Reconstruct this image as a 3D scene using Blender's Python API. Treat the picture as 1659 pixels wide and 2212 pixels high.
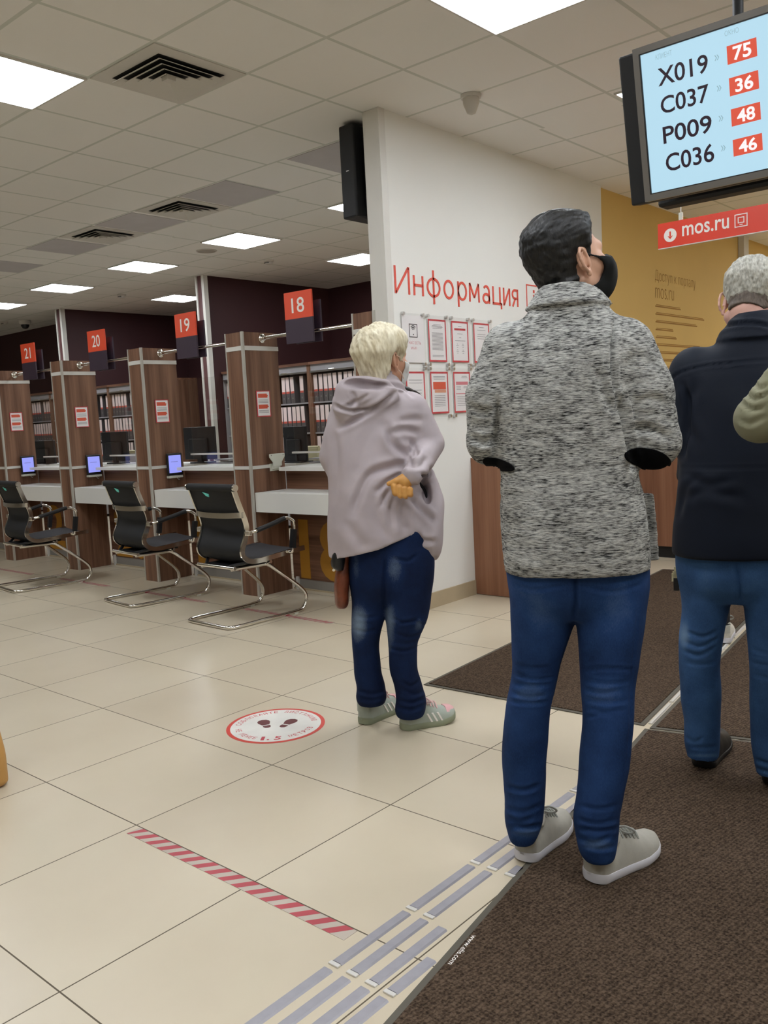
import bpy, bmesh, math, random
import numpy as np
from mathutils import Vector, Matrix, Euler

for o in list(bpy.data.objects):
    bpy.data.objects.remove(o)
scene = bpy.context.scene
COL = scene.collection
random.seed(7)

# ------------------------------------------------------------------ camera
F_PX, IMG_W, IMG_H = 1876.1, 1659.0, 2212.0
EYE = np.array([0.0, 0.0, 1.304])
CAM = np.array([[0.754174, 0.65472, -0.050618],      # right
                [-0.033232, 0.115036, 0.992805],     # up
                [-0.655833, 0.747066, -0.108516]])   # forward
CEIL = 3.191
cam_data = bpy.data.cameras.new('camera')
cam_data.sensor_fit = 'VERTICAL'
cam_data.sensor_height = 36.0
cam_data.lens = F_PX / IMG_H * 36.0
cam_data.clip_start = 0.05
cam = bpy.data.objects.new('camera', cam_data)
COL.objects.link(cam)
_m = Matrix.Identity(4)
for i in range(3):
    _m[i][0] = CAM[0][i]; _m[i][1] = CAM[1][i]; _m[i][2] = -CAM[2][i]; _m[i][3] = EYE[i]
cam.matrix_world = _m
scene.camera = cam

# ------------------------------------------------------------------ world, exposure
world = bpy.data.worlds.new('hall_ambient')
scene.world = world
world.use_nodes = True
world.node_tree.nodes['Background'].inputs[0].default_value = (1.0, 0.97, 0.92, 1)
world.node_tree.nodes['Background'].inputs[1].default_value = 0.06
vs = scene.view_settings
vs.view_transform = 'Standard'
vs.look = 'None'
vs.gamma = 1.0
vs.use_curve_mapping = False
vs.exposure = 0.0
LAMP = 21.5       # strength of the ceiling panels
SCREEN = 1.07     # strength of the lit screens

# ------------------------------------------------------------------ measuring helpers
def ray(px, py):
    d = np.array([(px - IMG_W / 2) / F_PX, (IMG_H / 2 - py) / F_PX, 1.0])
    return CAM.T @ d
def on_z(px, py, z=0.0):
    d = ray(px, py); return EYE + d * ((z - EYE[2]) / d[2])
def on_x(px, py, x):
    d = ray(px, py); return EYE + d * ((x - EYE[0]) / d[0])
def on_y(px, py, y):
    d = ray(px, py); return EYE + d * ((y - EYE[1]) / d[1])
def on_plane(px, py, p, n):
    d = ray(px, py); return EYE + d * (np.dot(np.asarray(p) - EYE, n) / np.dot(d, n))
def to_photo(P):
    c = (np.asarray(P, float) - EYE) @ CAM.T
    return np.stack([IMG_W / 2 + F_PX * c[..., 0] / c[..., 2], IMG_H / 2 - F_PX * c[..., 1] / c[..., 2]], -1)

# ------------------------------------------------------------------ materials
def S(r, g, b):
    out = []
    for c in (r, g, b):
        c = c / 255.0
        out.append(c / 12.92 if c <= 0.04045 else ((c + 0.055) / 1.055) ** 2.4)
    return tuple(out)
MATS = {}
def nt_new(name):
    m = bpy.data.materials.new(name); m.use_nodes = True
    nt = m.node_tree; b = nt.nodes['Principled BSDF']
    MATS[name] = m
    return m, nt, b
def link(nt, a, b): nt.links.new(a, b)
def coords(nt, scale=(1, 1, 1), kind='Object', rot=(0, 0, 0)):
    tc = nt.nodes.new('ShaderNodeTexCoord'); mp = nt.nodes.new('ShaderNodeMapping')
    mp.inputs['Scale'].default_value = scale; mp.inputs['Rotation'].default_value = rot
    link(nt, tc.outputs[kind], mp.inputs[0]); return mp.outputs[0]
def noise(nt, vec, scale, detail=3, rough=0.5):
    n = nt.nodes.new('ShaderNodeTexNoise'); n.inputs['Scale'].default_value = scale
    n.inputs['Detail'].default_value = detail; n.inputs['Roughness'].default_value = rough
    link(nt, vec, n.inputs['Vector']); return n.outputs['Fac']
def ramp(nt, fac, stops):
    r = nt.nodes.new('ShaderNodeValToRGB')
    while len(r.color_ramp.elements) < len(stops): r.color_ramp.elements.new(0.5)
    for e, (p, c) in zip(r.color_ramp.elements, stops):
        e.position = p; e.color = (*c, 1)
    link(nt, fac, r.inputs[0]); return r.outputs[0]
def bump(nt, b, fac, strength, dist=0.01):
    n = nt.nodes.new('ShaderNodeBump'); n.inputs['Strength'].default_value = strength
    n.inputs['Distance'].default_value = dist
    link(nt, fac, n.inputs['Height']); link(nt, n.outputs[0], b.inputs['Normal'])
def mth(nt, op, a, b=None, c=None):
    n = nt.nodes.new('ShaderNodeMath'); n.operation = op
    for i, v in enumerate((a, b, c)):
        if v is None: continue
        if isinstance(v, (int, float)): n.inputs[i].default_value = v
        else: link(nt, v, n.inputs[i])
    return n.outputs[0]
def mix(nt, fac, a, b):
    n = nt.nodes.new('ShaderNodeMix'); n.data_type = 'RGBA'
    if isinstance(fac, (int, float)): n.inputs[0].default_value = fac
    else: link(nt, fac, n.inputs[0])
    for i, v in ((6, a), (7, b)):
        if isinstance(v, tuple): n.inputs[i].default_value = (*v, 1)
        else: link(nt, v, n.inputs[i])
    return n.outputs[2]
def plain(name, col, rough=0.5, metal=0.0, var=0.08, scale=6.0, bmp=0.0, bscale=200.0, spec=0.5, coat=0.0, emit=None):
    m, nt, b = nt_new(name)
    v = coords(nt)
    f = noise(nt, v, scale)
    lo = tuple(max(0, c * (1 - var)) for c in col); hi = tuple(min(1, c * (1 + var)) for c in col)
    link(nt, ramp(nt, f, [(0.3, lo), (0.7, hi)]), b.inputs['Base Color'])
    b.inputs['Roughness'].default_value = rough; b.inputs['Metallic'].default_value = metal
    b.inputs['Specular IOR Level'].default_value = spec; b.inputs['Coat Weight'].default_value = coat
    if bmp: bump(nt, b, noise(nt, v, bscale, 2), bmp, 0.002)
    if emit:
        b.inputs['Emission Color'].default_value = (*emit[0], 1); b.inputs['Emission Strength'].default_value = emit[1]
    return m
def wood(name, dark, light, grain='z', rough=0.42):
    m, nt, b = nt_new(name)
    sc = {'z': (14, 14, 0.7), 'x': (0.7, 14, 14), 'y': (14, 0.7, 14)}[grain]
    v = coords(nt, sc)
    f1 = noise(nt, v, 1.0, 4, 0.55)
    sc2 = {'z': (90, 90, 1.5), 'x': (1.5, 90, 90), 'y': (90, 1.5, 90)}[grain]
    f2 = noise(nt, coords(nt, sc2), 1.0, 2)
    f = mth(nt, 'ADD', mth(nt, 'MULTIPLY', f1, 0.75), mth(nt, 'MULTIPLY', f2, 0.25))
    link(nt, ramp(nt, f, [(0.34, dark), (0.5, tuple((a + c) / 2 for a, c in zip(dark, light))), (0.66, light)]), b.inputs['Base Color'])
    b.inputs['Roughness'].default_value = rough; b.inputs['Specular IOR Level'].default_value = 0.35
    bump(nt, b, f2, 0.05, 0.001)
    return m

M_WHITEWALL = plain('white_wall_paint', S(231, 230, 224), 0.7, var=0.015, scale=1.5, bmp=0.05, bscale=120)
M_PALEWALL = plain('pale_wall_paint', S(205, 198, 186), 0.8, var=0.02, scale=1.0, bmp=0.05, bscale=120)
M_MUSTARD = plain('mustard_wall_paint', S(214, 180, 108), 0.75, var=0.04, scale=1.2, bmp=0.05, bscale=150)
M_MAROON = plain('dark_maroon_wall', S(62, 30, 32), 0.6, var=0.12, scale=0.8)
M_MAROON_TRIM = plain('maroon_column_panel', S(96, 62, 62), 0.5, var=0.06)
M_TRIM = plain('satin_white_profile', S(214, 211, 203), 0.4, var=0.02)
M_ALU = plain('brushed_aluminium_trim', S(196, 192, 182), 0.38, metal=0.35, var=0.04)
M_BASE = plain('beige_skirting_tile', S(176, 160, 132), 0.5, var=0.05)
M_WOODZ = wood('walnut_laminate_upright', S(92, 63, 48), S(142, 106, 84), 'z')
M_WOODX = wood('walnut_laminate_level', S(86, 58, 44), S(146, 106, 84), 'x')
M_WOODWARM = wood('warm_walnut_laminate', S(122, 82, 60), S(150, 106, 80), 'z')
M_WHITE = plain('white_laminate', S(226, 224, 217), 0.35, var=0.01)
M_GREYMETAL = plain('grey_plinth_metal', S(150, 146, 140), 0.45, metal=0.3, var=0.04)
M_CHROME = plain('polished_chrome', (0.82, 0.80, 0.76), 0.09, metal=1.0, var=0.02)
M_STEEL = plain('satin_steel', (0.62, 0.61, 0.60), 0.3, metal=1.0, var=0.04)
M_BLACKMESH = plain('black_mesh_fabric', S(15, 16, 19), 0.72, var=0.15, bmp=0.35, bscale=900)
M_SEAT = plain('charcoal_seat_fabric', S(50, 48, 52), 0.8, var=0.1, bmp=0.3, bscale=900)
M_BLACKPL = plain('black_plastic', S(24, 24, 26), 0.4, var=0.1)
M_BLACKMAT = plain('matt_black_plastic', S(18, 19, 21), 0.55, var=0.1)
M_GREYBEZEL = plain('grey_bezel', S(120, 116, 110), 0.35, metal=0.2, var=0.03)
M_ORANGE = plain('orange_sign_board', S(232, 82, 48), 0.5, var=0.02)
M_PLUM = plain('dark_plum_sign_board', S(58, 44, 58), 0.5, var=0.04)
M_REDSIGN = plain('red_hanging_sign', S(228, 66, 42), 0.4, var=0.03)
M_REDLETTER = plain('red_vinyl_lettering', S(222, 84, 66), 0.5, var=0.03)
M_PAPER = plain('white_paper', S(240, 236, 234), 0.75, var=0.01)
M_REDPRINT = plain('red_print', S(206, 74, 80), 0.7, var=0.18, scale=14)
M_ORANGEPRINT = plain('orange_print', S(222, 96, 70), 0.7, var=0.05)
M_PEACHPRINT = plain('peach_print', S(226, 160, 130), 0.7, var=0.05)
M_PINKPRINT = plain('pink_print', S(216, 132, 140), 0.7, var=0.05)
M_GREYPRINT = plain('grey_print', S(150, 146, 148), 0.7, var=0.1)
M_DARKPRINT = plain('dark_print', S(48, 44, 48), 0.7, var=0.1)
M_WHITEPRINT = plain('white_print', S(244, 238, 232), 0.6, var=0.02)
M_BROWNPRINT = plain('faint_brown_print', S(158, 114, 46), 0.75, var=0.06)
M_GOLD = plain('ochre_number_panel', S(176, 124, 40), 0.55, var=0.06)
M_PALEPL = plain('off_white_plastic', S(206, 206, 192), 0.45, var=0.03)
M_CREAM = plain('cream_upholstery', S(206, 198, 160), 0.6, var=0.04)
M_GREYTILE = plain('grey_ceiling_panel', S(190, 186, 187), 0.85, var=0.03)
M_CEILWHITE = plain('white_ceiling_fixture', S(206, 202, 194), 0.55, var=0.02)
M_VENTDARK = plain('dark_duct', S(12, 14, 13), 0.8)
M_TAC = plain('zinc_grey_strip', S(162, 160, 166), 0.38, metal=0.25, var=0.05, scale=30)
M_TACEND = plain('bright_strip_end', S(226, 224, 218), 0.3, metal=0.3, var=0.02)
M_BINDER = plain('charcoal_binder_board', S(84, 78, 78), 0.6, var=0.08)
M_BINDLABEL = plain('pinkish_white_label', S(232, 212, 208), 0.6, var=0.04)
M_REDBAND = plain('red_label_band', S(196, 88, 74), 0.6, var=0.1)
M_CABSIDE = plain('grey_cabinet_board', S(150, 146, 148), 0.5, var=0.03)
M_TEAL = plain('turquoise_tag', S(120, 226, 212), 0.6)
M_RUBBER = plain('dark_mat_edging', S(88, 83, 72), 0.7, var=0.1)
def emitter(name, col, strength):
    m = bpy.data.materials.new(name); m.use_nodes = True; nt = m.node_tree
    b = nt.nodes['Principled BSDF']
    b.inputs['Base Color'].default_value = (0.03, 0.03, 0.03, 1) if strength < 3 else (0.8, 0.8, 0.8, 1); b.inputs['Roughness'].default_value = 0.5
    f = noise(nt, coords(nt), 3.0)
    lo = tuple(c * 0.97 for c in col)
    link(nt, ramp(nt, f, [(0.3, lo), (0.7, col)]), b.inputs['Emission Color'])
    b.inputs['Emission Strength'].default_value = strength
    MATS[name] = m
    return m
M_LAMP = emitter('lit_diffuser', (0.95, 1.0, 1.07), LAMP)
M_SCREEN = emitter('lit_pale_blue_screen', S(176, 214, 232), SCREEN)
M_SCRORANGE = emitter('lit_orange_tile', S(222, 78, 50), SCREEN * 0.9)
M_SCRWHITE = emitter('lit_white_digits', S(246, 240, 240), SCREEN)
M_SCRDARK = plain('dark_screen_lettering', S(46, 22, 46), 0.5)
M_SCRGREY = emitter('grey_screen_lettering', S(140, 176, 188), SCREEN * 0.9)
M_TABLET = emitter('lit_lavender_screen', S(150, 156, 246), SCREEN * 0.95)
M_TABLETTEXT = emitter('dim_screen_text', S(120, 122, 200), SCREEN * 0.9)
def glass_mat(name, tint=(1, 1, 1), refl=0.12):
    m = bpy.data.materials.new(name); m.use_nodes = True; nt = m.node_tree
    nt.nodes.remove(nt.nodes['Principled BSDF'])
    out = nt.nodes['Material Output']
    t = nt.nodes.new('ShaderNodeBsdfTransparent'); t.inputs[0].default_value = (*tint, 1)
    g = nt.nodes.new('ShaderNodeBsdfGlossy'); g.inputs['Roughness'].default_value = 0.03
    lw = nt.nodes.new('ShaderNodeLayerWeight'); lw.inputs[0].default_value = 0.5
    p = nt.nodes.new('ShaderNodeMath'); p.operation = 'POWER'; p.inputs[1].default_value = 4.0
    n = nt.nodes.new('ShaderNodeMath'); n.operation = 'MULTIPLY_ADD'
    n.inputs[1].default_value = 0.6; n.inputs[2].default_value = refl * 0.3
    link(nt, lw.outputs['Facing'], p.inputs[0])
    x = nt.nodes.new('ShaderNodeMixShader')
    link(nt, p.outputs[0], n.inputs[0]); link(nt, n.outputs[0], x.inputs[0])
    link(nt, t.outputs[0], x.inputs[1]); link(nt, g.outputs[0], x.inputs[2]); link(nt, x.outputs[0], out.inputs[0])
    return m
M_GLASS = glass_mat('clear_screen_glass', (0.97, 0.98, 0.97))
M_ACRYL = glass_mat('clear_acrylic', (0.98, 0.98, 0.98), 0.05)

def floor_mat():
    m, nt, b = nt_new('beige_floor_tile')
    tc = nt.nodes.new('ShaderNodeTexCoord'); sep = nt.nodes.new('ShaderNodeSeparateXYZ')
    link(nt, tc.outputs['Object'], sep.inputs[0])
    def line(sock, off, w):
        u = mth(nt, 'DIVIDE', mth(nt, 'SUBTRACT', sock, off), 0.6)
        f = mth(nt, 'FRACT', u)
        d = mth(nt, 'ABSOLUTE', mth(nt, 'SUBTRACT', f, 0.5))
        return mth(nt, 'GREATER_THAN', d, 0.5 - w / 0.6 / 2), mth(nt, 'FLOOR', u)
    lx, ix = line(sep.outputs[0], -4.278 + 6.0, 0.0042)
    ly, iy = line(sep.outputs[1], 2.097 - 6.0, 0.0042)
    g = mth(nt, 'MAXIMUM', lx, ly)
    cmb = nt.nodes.new('ShaderNodeCombineXYZ'); link(nt, ix, cmb.inputs[0]); link(nt, iy, cmb.inputs[1])
    wn = nt.nodes.new('ShaderNodeTexWhiteNoise'); link(nt, cmb.outputs[0], wn.inputs[0])
    f = noise(nt, coords(nt, (1, 1, 1)), 2.2, 4)
    f = mth(nt, 'ADD', mth(nt, 'MULTIPLY', f, 0.7), mth(nt, 'MULTIPLY', wn.outputs[0], 0.3))
    tile = ramp(nt, f, [(0.25, S(197, 184, 160)), (0.75, S(208, 196, 172))])
    link(nt, mix(nt, g, tile, S(92, 82, 66)), b.inputs['Base Color'])
    r = mth(nt, 'ADD', mth(nt, 'MULTIPLY', g, 0.5), 0.30)
    link(nt, r, b.inputs['Roughness'])
    b.inputs['Specular IOR Level'].default_value = 0.42
    bump(nt, b, mth(nt, 'MULTIPLY', g, -1.0), 0.3, 0.002)
    return m
M_FLOOR = floor_mat()

def ceil_mat():
    m, nt, b = nt_new('ceiling_tile_grid')
    tc = nt.nodes.new('ShaderNodeTexCoord'); sep = nt.nodes.new('ShaderNodeSeparateXYZ')
    link(nt, tc.outputs['Object'], sep.inputs[0])
    def line(sock, off, w):
        u = mth(nt, 'DIVIDE', mth(nt, 'SUBTRACT', sock, off), 0.6)
        d = mth(nt, 'ABSOLUTE', mth(nt, 'SUBTRACT', mth(nt, 'FRACT', u), 0.5))
        return mth(nt, 'GREATER_THAN', d, 0.5 - w / 0.6 / 2)
    instrip = mth(nt, 'MULTIPLY', mth(nt, 'GREATER_THAN', sep.outputs[1], 4.512), mth(nt, 'LESS_THAN', sep.outputs[1], 5.108))
    instrip = mth(nt, 'MULTIPLY', instrip, mth(nt, 'LESS_THAN', sep.outputs[0], -3.6))
    xs = mth(nt, 'ADD', sep.outputs[0], mth(nt, 'MULTIPLY', instrip, -0.10))
    far = mth(nt, 'GREATER_THAN', sep.outputs[1], 5.4)
    ys = mth(nt, 'ADD', sep.outputs[1], mth(nt, 'MULTIPLY', far, -0.045))
    xs = mth(nt, 'ADD', xs, mth(nt, 'MULTIPLY', far, 0.03))
    g = mth(nt, 'MAXIMUM', line(xs, -3.125, 0.022), line(ys, 2.708, 0.022))
    f = noise(nt, coords(nt), 1.2, 3)
    tile = ramp(nt, f, [(0.3, S(233, 232, 227)), (0.7, S(237, 234, 229))])
    link(nt, mix(nt, g, tile, S(205, 207, 198)), b.inputs['Base Color'])
    b.inputs['Roughness'].default_value = 0.85
    b.inputs['Specular IOR Level'].default_value = 0.2
    bump(nt, b, mth(nt, 'ADD', mth(nt, 'MULTIPLY', noise(nt, coords(nt), 160, 2), 0.15), mth(nt, 'MULTIPLY', g, -0.6)), 0.25, 0.004)
    return m
M_CEIL = ceil_mat()

def mat_carpet():
    m, nt, b = nt_new('brown_ribbed_mat')
    v = coords(nt, (1, 1, 1))
    f1 = noise(nt, coords(nt, (95, 190, 60), rot=(0, 0, 0.9)), 1.0, 2)
    w = nt.nodes.new('ShaderNodeTexWave'); w.inputs['Scale'].default_value = 26; w.inputs['Distortion'].default_value = 6.0
    w.inputs['Detail'].default_value = 2; w.inputs['Detail Scale'].default_value = 4
    link(nt, coords(nt, (1, 1, 1), rot=(0, 0, 0.15)), w.inputs['Vector'])
    f = mth(nt, 'ADD', mth(nt, 'MULTIPLY', f1, 0.8), mth(nt, 'MULTIPLY', w.outputs['Fac'], 0.2))
    link(nt, ramp(nt, f, [(0.28, S(44, 34, 27)), (0.5, S(78, 64, 51)), (0.72, S(100, 84, 70))]), b.inputs['Base Color'])
    b.inputs['Roughness'].default_value = 0.95; b.inputs['Specular IOR Level'].default_value = 0.1
    bump(nt, b, f, 0.9, 0.006)
    return m
M_MAT = mat_carpet()

# ------------------------------------------------------------------ object helpers
def tag(o, label=None, cat=None, group=None, kind=None):
    if label: o['label'] = label
    if cat: o['category'] = cat
    if group: o['group'] = group
    if kind: o['kind'] = kind
    return o
def thing(name, label, cat, loc=(0, 0, 0), rz=0.0, group=None):
    o = bpy.data.objects.new(name, None); COL.objects.link(o)
    o.location = loc; o.rotation_euler = (0, 0, rz); o.empty_display_size = 0.1
    return tag(o, label, cat, group)
def dup(o, parent=None):
    c = o.copy(); COL.objects.link(c)
    if parent is not None: c.parent = parent
    for ch in list(o.children): dup(ch, c)
    return c
class MB:
    def __init__(s): s.v = []; s.f = []; s.mi = []; s.cur = 0
    def _add(s, vs, fs):
        o = len(s.v); s.v += [tuple(float(c) for c in v) for v in vs]
        s.f += [tuple(i + o for i in f) for f in fs]; s.mi += [s.cur] * len(fs); return s
    def box(s, x0, x1, y0, y1, z0, z1):
        v = [(x, y, z) for z in (z0, z1) for y in (y0, y1) for x in (x0, x1)]
        return s._add(v, [(0, 2, 3, 1), (4, 5, 7, 6), (0, 1, 5, 4), (2, 6, 7, 3), (0, 4, 6, 2), (1, 3, 7, 5)])
    def obox(s, c, ax, ay, az):          # oriented box: centre and three half axes
        c, ax, ay, az = map(np.asarray, (c, ax, ay, az))
        v = [c + i * ax + j * ay + k * az for k in (-1, 1) for j in (-1, 1) for i in (-1, 1)]
        return s._add(v, [(0, 2, 3, 1), (4, 5, 7, 6), (0, 1, 5, 4), (2, 6, 7, 3), (0, 4, 6, 2), (1, 3, 7, 5)])
    def poly(s, pts): return s._add(pts, [tuple(range(len(pts)))])
    def prism(s, pts, off):
        n = len(pts); off = np.asarray(off, float)
        a = [np.asarray(p, float) for p in pts]; b = [p + off for p in a]
        fs = [tuple(range(n - 1, -1, -1)), tuple(range(n, 2 * n))]
        fs += [(i, (i + 1) % n, n + (i + 1) % n, n + i) for i in range(n)]
        return s._add(a + b, fs)
    def rings(s, rs, closed=False, caps=True):
        n = len(rs[0]); k = len(rs); fs = []
        for a in range(k if closed else k - 1):
            b = (a + 1) % k
            for i in range(n):
                j = (i + 1) % n; fs.append((a * n + i, a * n + j, b * n + j, b * n + i))
        if caps and not closed:
            fs.append(tuple(range(n - 1, -1, -1))); fs.append(tuple((k - 1) * n + i for i in range(n)))
        return s._add([p for r in rs for p in r], fs)
    def tube(s, path, r, n=10, closed=False, flat=None, up=(0, 0, 1)):
        P = [np.asarray(p, float) for p in path]; k = len(P); rs = []
        prev = None
        for i in range(k):
            if closed: t = P[(i + 1) % k] - P[i - 1]
            else: t = P[min(i + 1, k - 1)] - P[max(i - 1, 0)]
            t = t / (np.linalg.norm(t) + 1e-9)
            if flat is not None:
                u = np.asarray(up, float); u = u - t * (u @ t); u /= np.linalg.norm(u) + 1e-9
            else:
                if prev is None:
                    u = np.array([0, 0, 1.0]) if abs(t[2]) < 0.9 else np.array([1.0, 0, 0])
                else: u = prev
                u = u - t * (u @ t); u /= np.linalg.norm(u) + 1e-9; prev = u
            w = np.cross(t, u)
            rr = r[i] if isinstance(r, (list, tuple, np.ndarray)) else r
            if flat is not None:
                a, c = flat
                rs.append([P[i] + u * x + w * y for x, y in ((-a, -c), (a, -c), (a, c), (-a, c))])
            else:
                rs.append([P[i] + (u * math.cos(q) + w * math.sin(q)) * rr for q in [2 * math.pi * m / n for m in range(n)]])
        return s.rings(rs, closed)
    def cyl(s, a, b, r, n=20, r2=None): return s.tube([a, b], [r, r if r2 is None else r2], n)
    def lathe(s, prof, c=(0, 0, 0), n=24, axis='z'):
        rs = []
        for r, h in prof:
            ring = []
            for m in range(n):
                q = 2 * math.pi * m / n; x, y = r * math.cos(q), r * math.sin(q)
                p = (x, y, h) if axis == 'z' else ((h, x, y) if axis == 'x' else (y, h, x))
                ring.append((p[0] + c[0], p[1] + c[1], p[2] + c[2]))
            rs.append(ring)
        return s.rings(rs)
    def build(s, name, mats, parent=None, smooth=False, bevel=0.0, label=None, loc=None):
        me = bpy.data.meshes.new(name); me.from_pydata(s.v, [], s.f); me.update()
        if not isinstance(mats, (list, tuple)): mats = [mats]
        for m in mats: me.materials.append(m)
        if len(mats) > 1: me.polygons.foreach_set('material_index', s.mi)
        bm = bmesh.new(); bm.from_mesh(me); bmesh.ops.recalc_face_normals(bm, faces=bm.faces); bm.to_mesh(me); bm.free()
        if smooth:
            me.polygons.foreach_set('use_smooth', [True] * len(me.polygons))
            me.set_sharp_from_angle(angle=math.radians(50))
        o = bpy.data.objects.new(name, me); COL.objects.link(o)
        if parent is not None: o.parent = parent
        if loc is not None: o.location = loc
        if bevel:
            b = o.modifiers.new('bevel', 'BEVEL'); b.width = bevel; b.segments = 2; b.limit_method = 'ANGLE'
        if label: o['label'] = label
        return o
def struct(o): o['kind'] = 'structure'; return o
def box(name, x0, x1, y0, y1, z0, z1, mat, parent=None, bevel=0.0, label=None):
    return MB().box(x0, x1, y0, y1, z0, z1).build(name, mat, parent, bevel=bevel, label=label)
def smooth_path(pts, n=8, closed=False):
    P = np.array(pts, float); out = []; k = len(P)
    rng = range(k) if closed else range(k - 1)
    for i in rng:
        p0 = P[(i - 1) % k] if (closed or i > 0) else 2 * P[0] - P[1]
        p1 = P[i]; p2 = P[(i + 1) % k]
        p3 = P[(i + 2) % k] if (closed or i + 2 < k) else 2 * P[-1] - P[-2]
        for t in np.linspace(0, 1, n, endpoint=False):
            out.append(0.5 * ((2 * p1) + (-p0 + p2) * t + (2 * p0 - 5 * p1 + 4 * p2 - p3) * t * t + (-p0 + 3 * p1 - 3 * p2 + p3) * t ** 3))
    if not closed: out.append(P[-1])
    return out
_text_cache = {}
def text_geo(s, weight=0.0, ext=0.0):
    key = (s, weight, ext)
    if key not in _text_cache:
        cu = bpy.data.curves.new('lettering', 'FONT'); cu.body = s; cu.size = 1.0; cu.offset = weight; cu.resolution_u = 4; cu.extrude = ext
        o = bpy.data.objects.new('lettering', cu); COL.objects.link(o)
        dg = bpy.context.evaluated_depsgraph_get()
        me = bpy.data.meshes.new_from_object(o.evaluated_get(dg))
        v = np.array([x.co[:] for x in me.vertices]) if len(me.vertices) else np.zeros((0, 3))
        f = [tuple(p.vertices) for p in me.polygons]
        bpy.data.objects.remove(o); bpy.data.meshes.remove(me); bpy.data.curves.remove(cu)
        _text_cache[key] = (v, f)
    return _text_cache[key]
def put_text(mb, s, p, right, up, w=None, h=None, weight=0.0, thick=0.0):
    """lettering filling a w x h box whose lower left corner is p"""
    v, f = text_geo(s, weight, 0.05 if thick else 0.0)
    if len(v) == 0: return
    lo, hi = v.min(0), v.max(0); sz = hi - lo
    sx = (w / sz[0]) if w else None; sy = (h / sz[1]) if h else None
    if sx is None: sx = sy
    if sy is None: sy = sx
    right = np.asarray(right, float); up = np.asarray(up, float); nrm = np.cross(right, up)
    P = np.asarray(p, float)[None] + ((v[:, 0] - lo[0]) * sx)[:, None] * right + ((v[:, 1] - lo[1]) * sy)[:, None] * up
    if thick: P = P + ((v[:, 2] / 0.05 - 1) * 0.5 * thick)[:, None] * nrm
    mb._add(P, f)
# ================================================================== THE SETTING
struct(box('floor', -17, 4, -4, 14, -0.1, 0.0, M_FLOOR))
struct(box('ceiling', -17, 4, -4, 14, CEIL, CEIL + 0.1, M_CEIL))
struct(box('wall_right', -3.72, -3.6, 4.25, 7.15, 0, CEIL, M_WHITEWALL))
struct(box('wall_right_far', -3.75, -3.63, 7.15, 13.0, 0, CEIL, M_MUSTARD))
struct(box('wall_far', -3.75, 4.0, 13.0, 13.15, 0, CEIL, M_MUSTARD))
struct(box('wall_side', 3.9, 4.0, -4, 13, 0, CEIL, M_PALEWALL))
struct(box('wall_near', -17, 4, -4.1, -4, 0, CEIL, M_PALEWALL))
struct(box('wall_left', -17.0, -16.9, -4, 9.3, 0, CEIL, M_PALEWALL))
struct(box('wall_back', -9.03, -3.75, 9.25, 9.4, 0, CEIL, M_MAROON))
struct(box('wall_back_left', -12.57, -9.03, 9.3, 9.45, 0, CEIL, M_MAROON))
struct(box('wall_back_end', -16.9, -12.57, 7.9, 8.05, 0, CEIL, M_MAROON))
for nm, x in (('column_recess', -9.04), ('column_recess_left', -12.56)):
    struct(box('wall_' + nm, x - 0.06, x + 0.06, 7.03, 9.35, 0, CEIL, M_MAROON_TRIM if False else M_MAROON))
k = 1
for x0, x1 in ((-9.105, -8.975), (-12.61, -12.475)):
    struct(box('trim_%d' % k, x0, x1, 7.0, 7.03, 0, CEIL, M_MAROON_TRIM)); k += 1
    struct(box('trim_%d' % k, x0 - 0.012, x0 + 0.018, 6.985, 7.03, 0, CEIL, M_TRIM)); k += 1
    struct(box('trim_%d' % k, x1 - 0.018, x1 + 0.03, 6.985, 7.05, 0, CEIL, M_TRIM)); k += 1
# end profiles of the white partition
struct(box('trim_%d' % k, -3.725, -3.595, 4.225, 4.25, 0, CEIL, M_TRIM, bevel=0.006)); k += 1
struct(box('trim_%d' % k, -3.6, -3.592, 4.225, 4.285, 0, CEIL, M_TRIM, bevel=0.002)); k += 1
struct(box('baseboard_right', -3.6, -3.588, 4.285, 5.055, 0, 0.105, M_BASE))
struct(box('trim_%d' % k, -3.63, -3.56, 10.62, 10.78, 0, CEIL, M_TRIM, bevel=0.005)); k += 1

# ------------------------------------------------------------------ ceiling lights
def ceiling_light(x0, y0, label, w=0.585, h=0.585, group='square ceiling lights'):
    t = thing('ceiling_light', label, 'ceiling light', (x0 + w / 2, y0 + h / 2, CEIL), group=group)
    a, b = w / 2 + 0.006, h / 2 + 0.006
    f = MB()
    for (p, q, r, s) in ((-a, a, -b, -b + 0.012), (-a, a, b - 0.012, b), (-a, -a + 0.012, -b + 0.012, b - 0.012), (a - 0.012, a, -b + 0.012, b - 0.012)):
        f.box(p, q, r, s, -0.012, -0.001)
    f.build('frame', M_CEILWHITE, t)
    box('diffuser', -a + 0.012, a - 0.012, -b + 0.012, b - 0.012, -0.009, -0.001, M_LAMP, t)
    return t
ceiling_light(-4.925, 2.115, 'square ceiling light at the upper left corner, beside the large vent')
ceiling_light(-2.517, 3.315, 'large square ceiling light cut off at the top edge above the white wall')
ceiling_light(-7.38, 5.765, 'square ceiling light just right of the round ceiling speaker')
ceiling_light(-9.16, 5.765, 'square ceiling light behind the smallest vent, third from left in its row')
ceiling_light(-11.0, 5.765, 'square ceiling light above sign 21, second from left in its row')
ceiling_light(-12.81, 5.765, 'square ceiling light cut by the left edge, leftmost of its row')
ceiling_light(-5.56, 5.765, 'square ceiling light half hidden by the black wall television')
ceiling_light(-7.40, 7.62, 'square ceiling light against the white partition edge above sign 18')
ceiling_light(-11.03, 7.62, 'square ceiling light nearest the maroon column above sign 19')
ceiling_light(-2.49, 5.16, 'sliver of ceiling light peeking out left of the queue screen')
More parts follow.
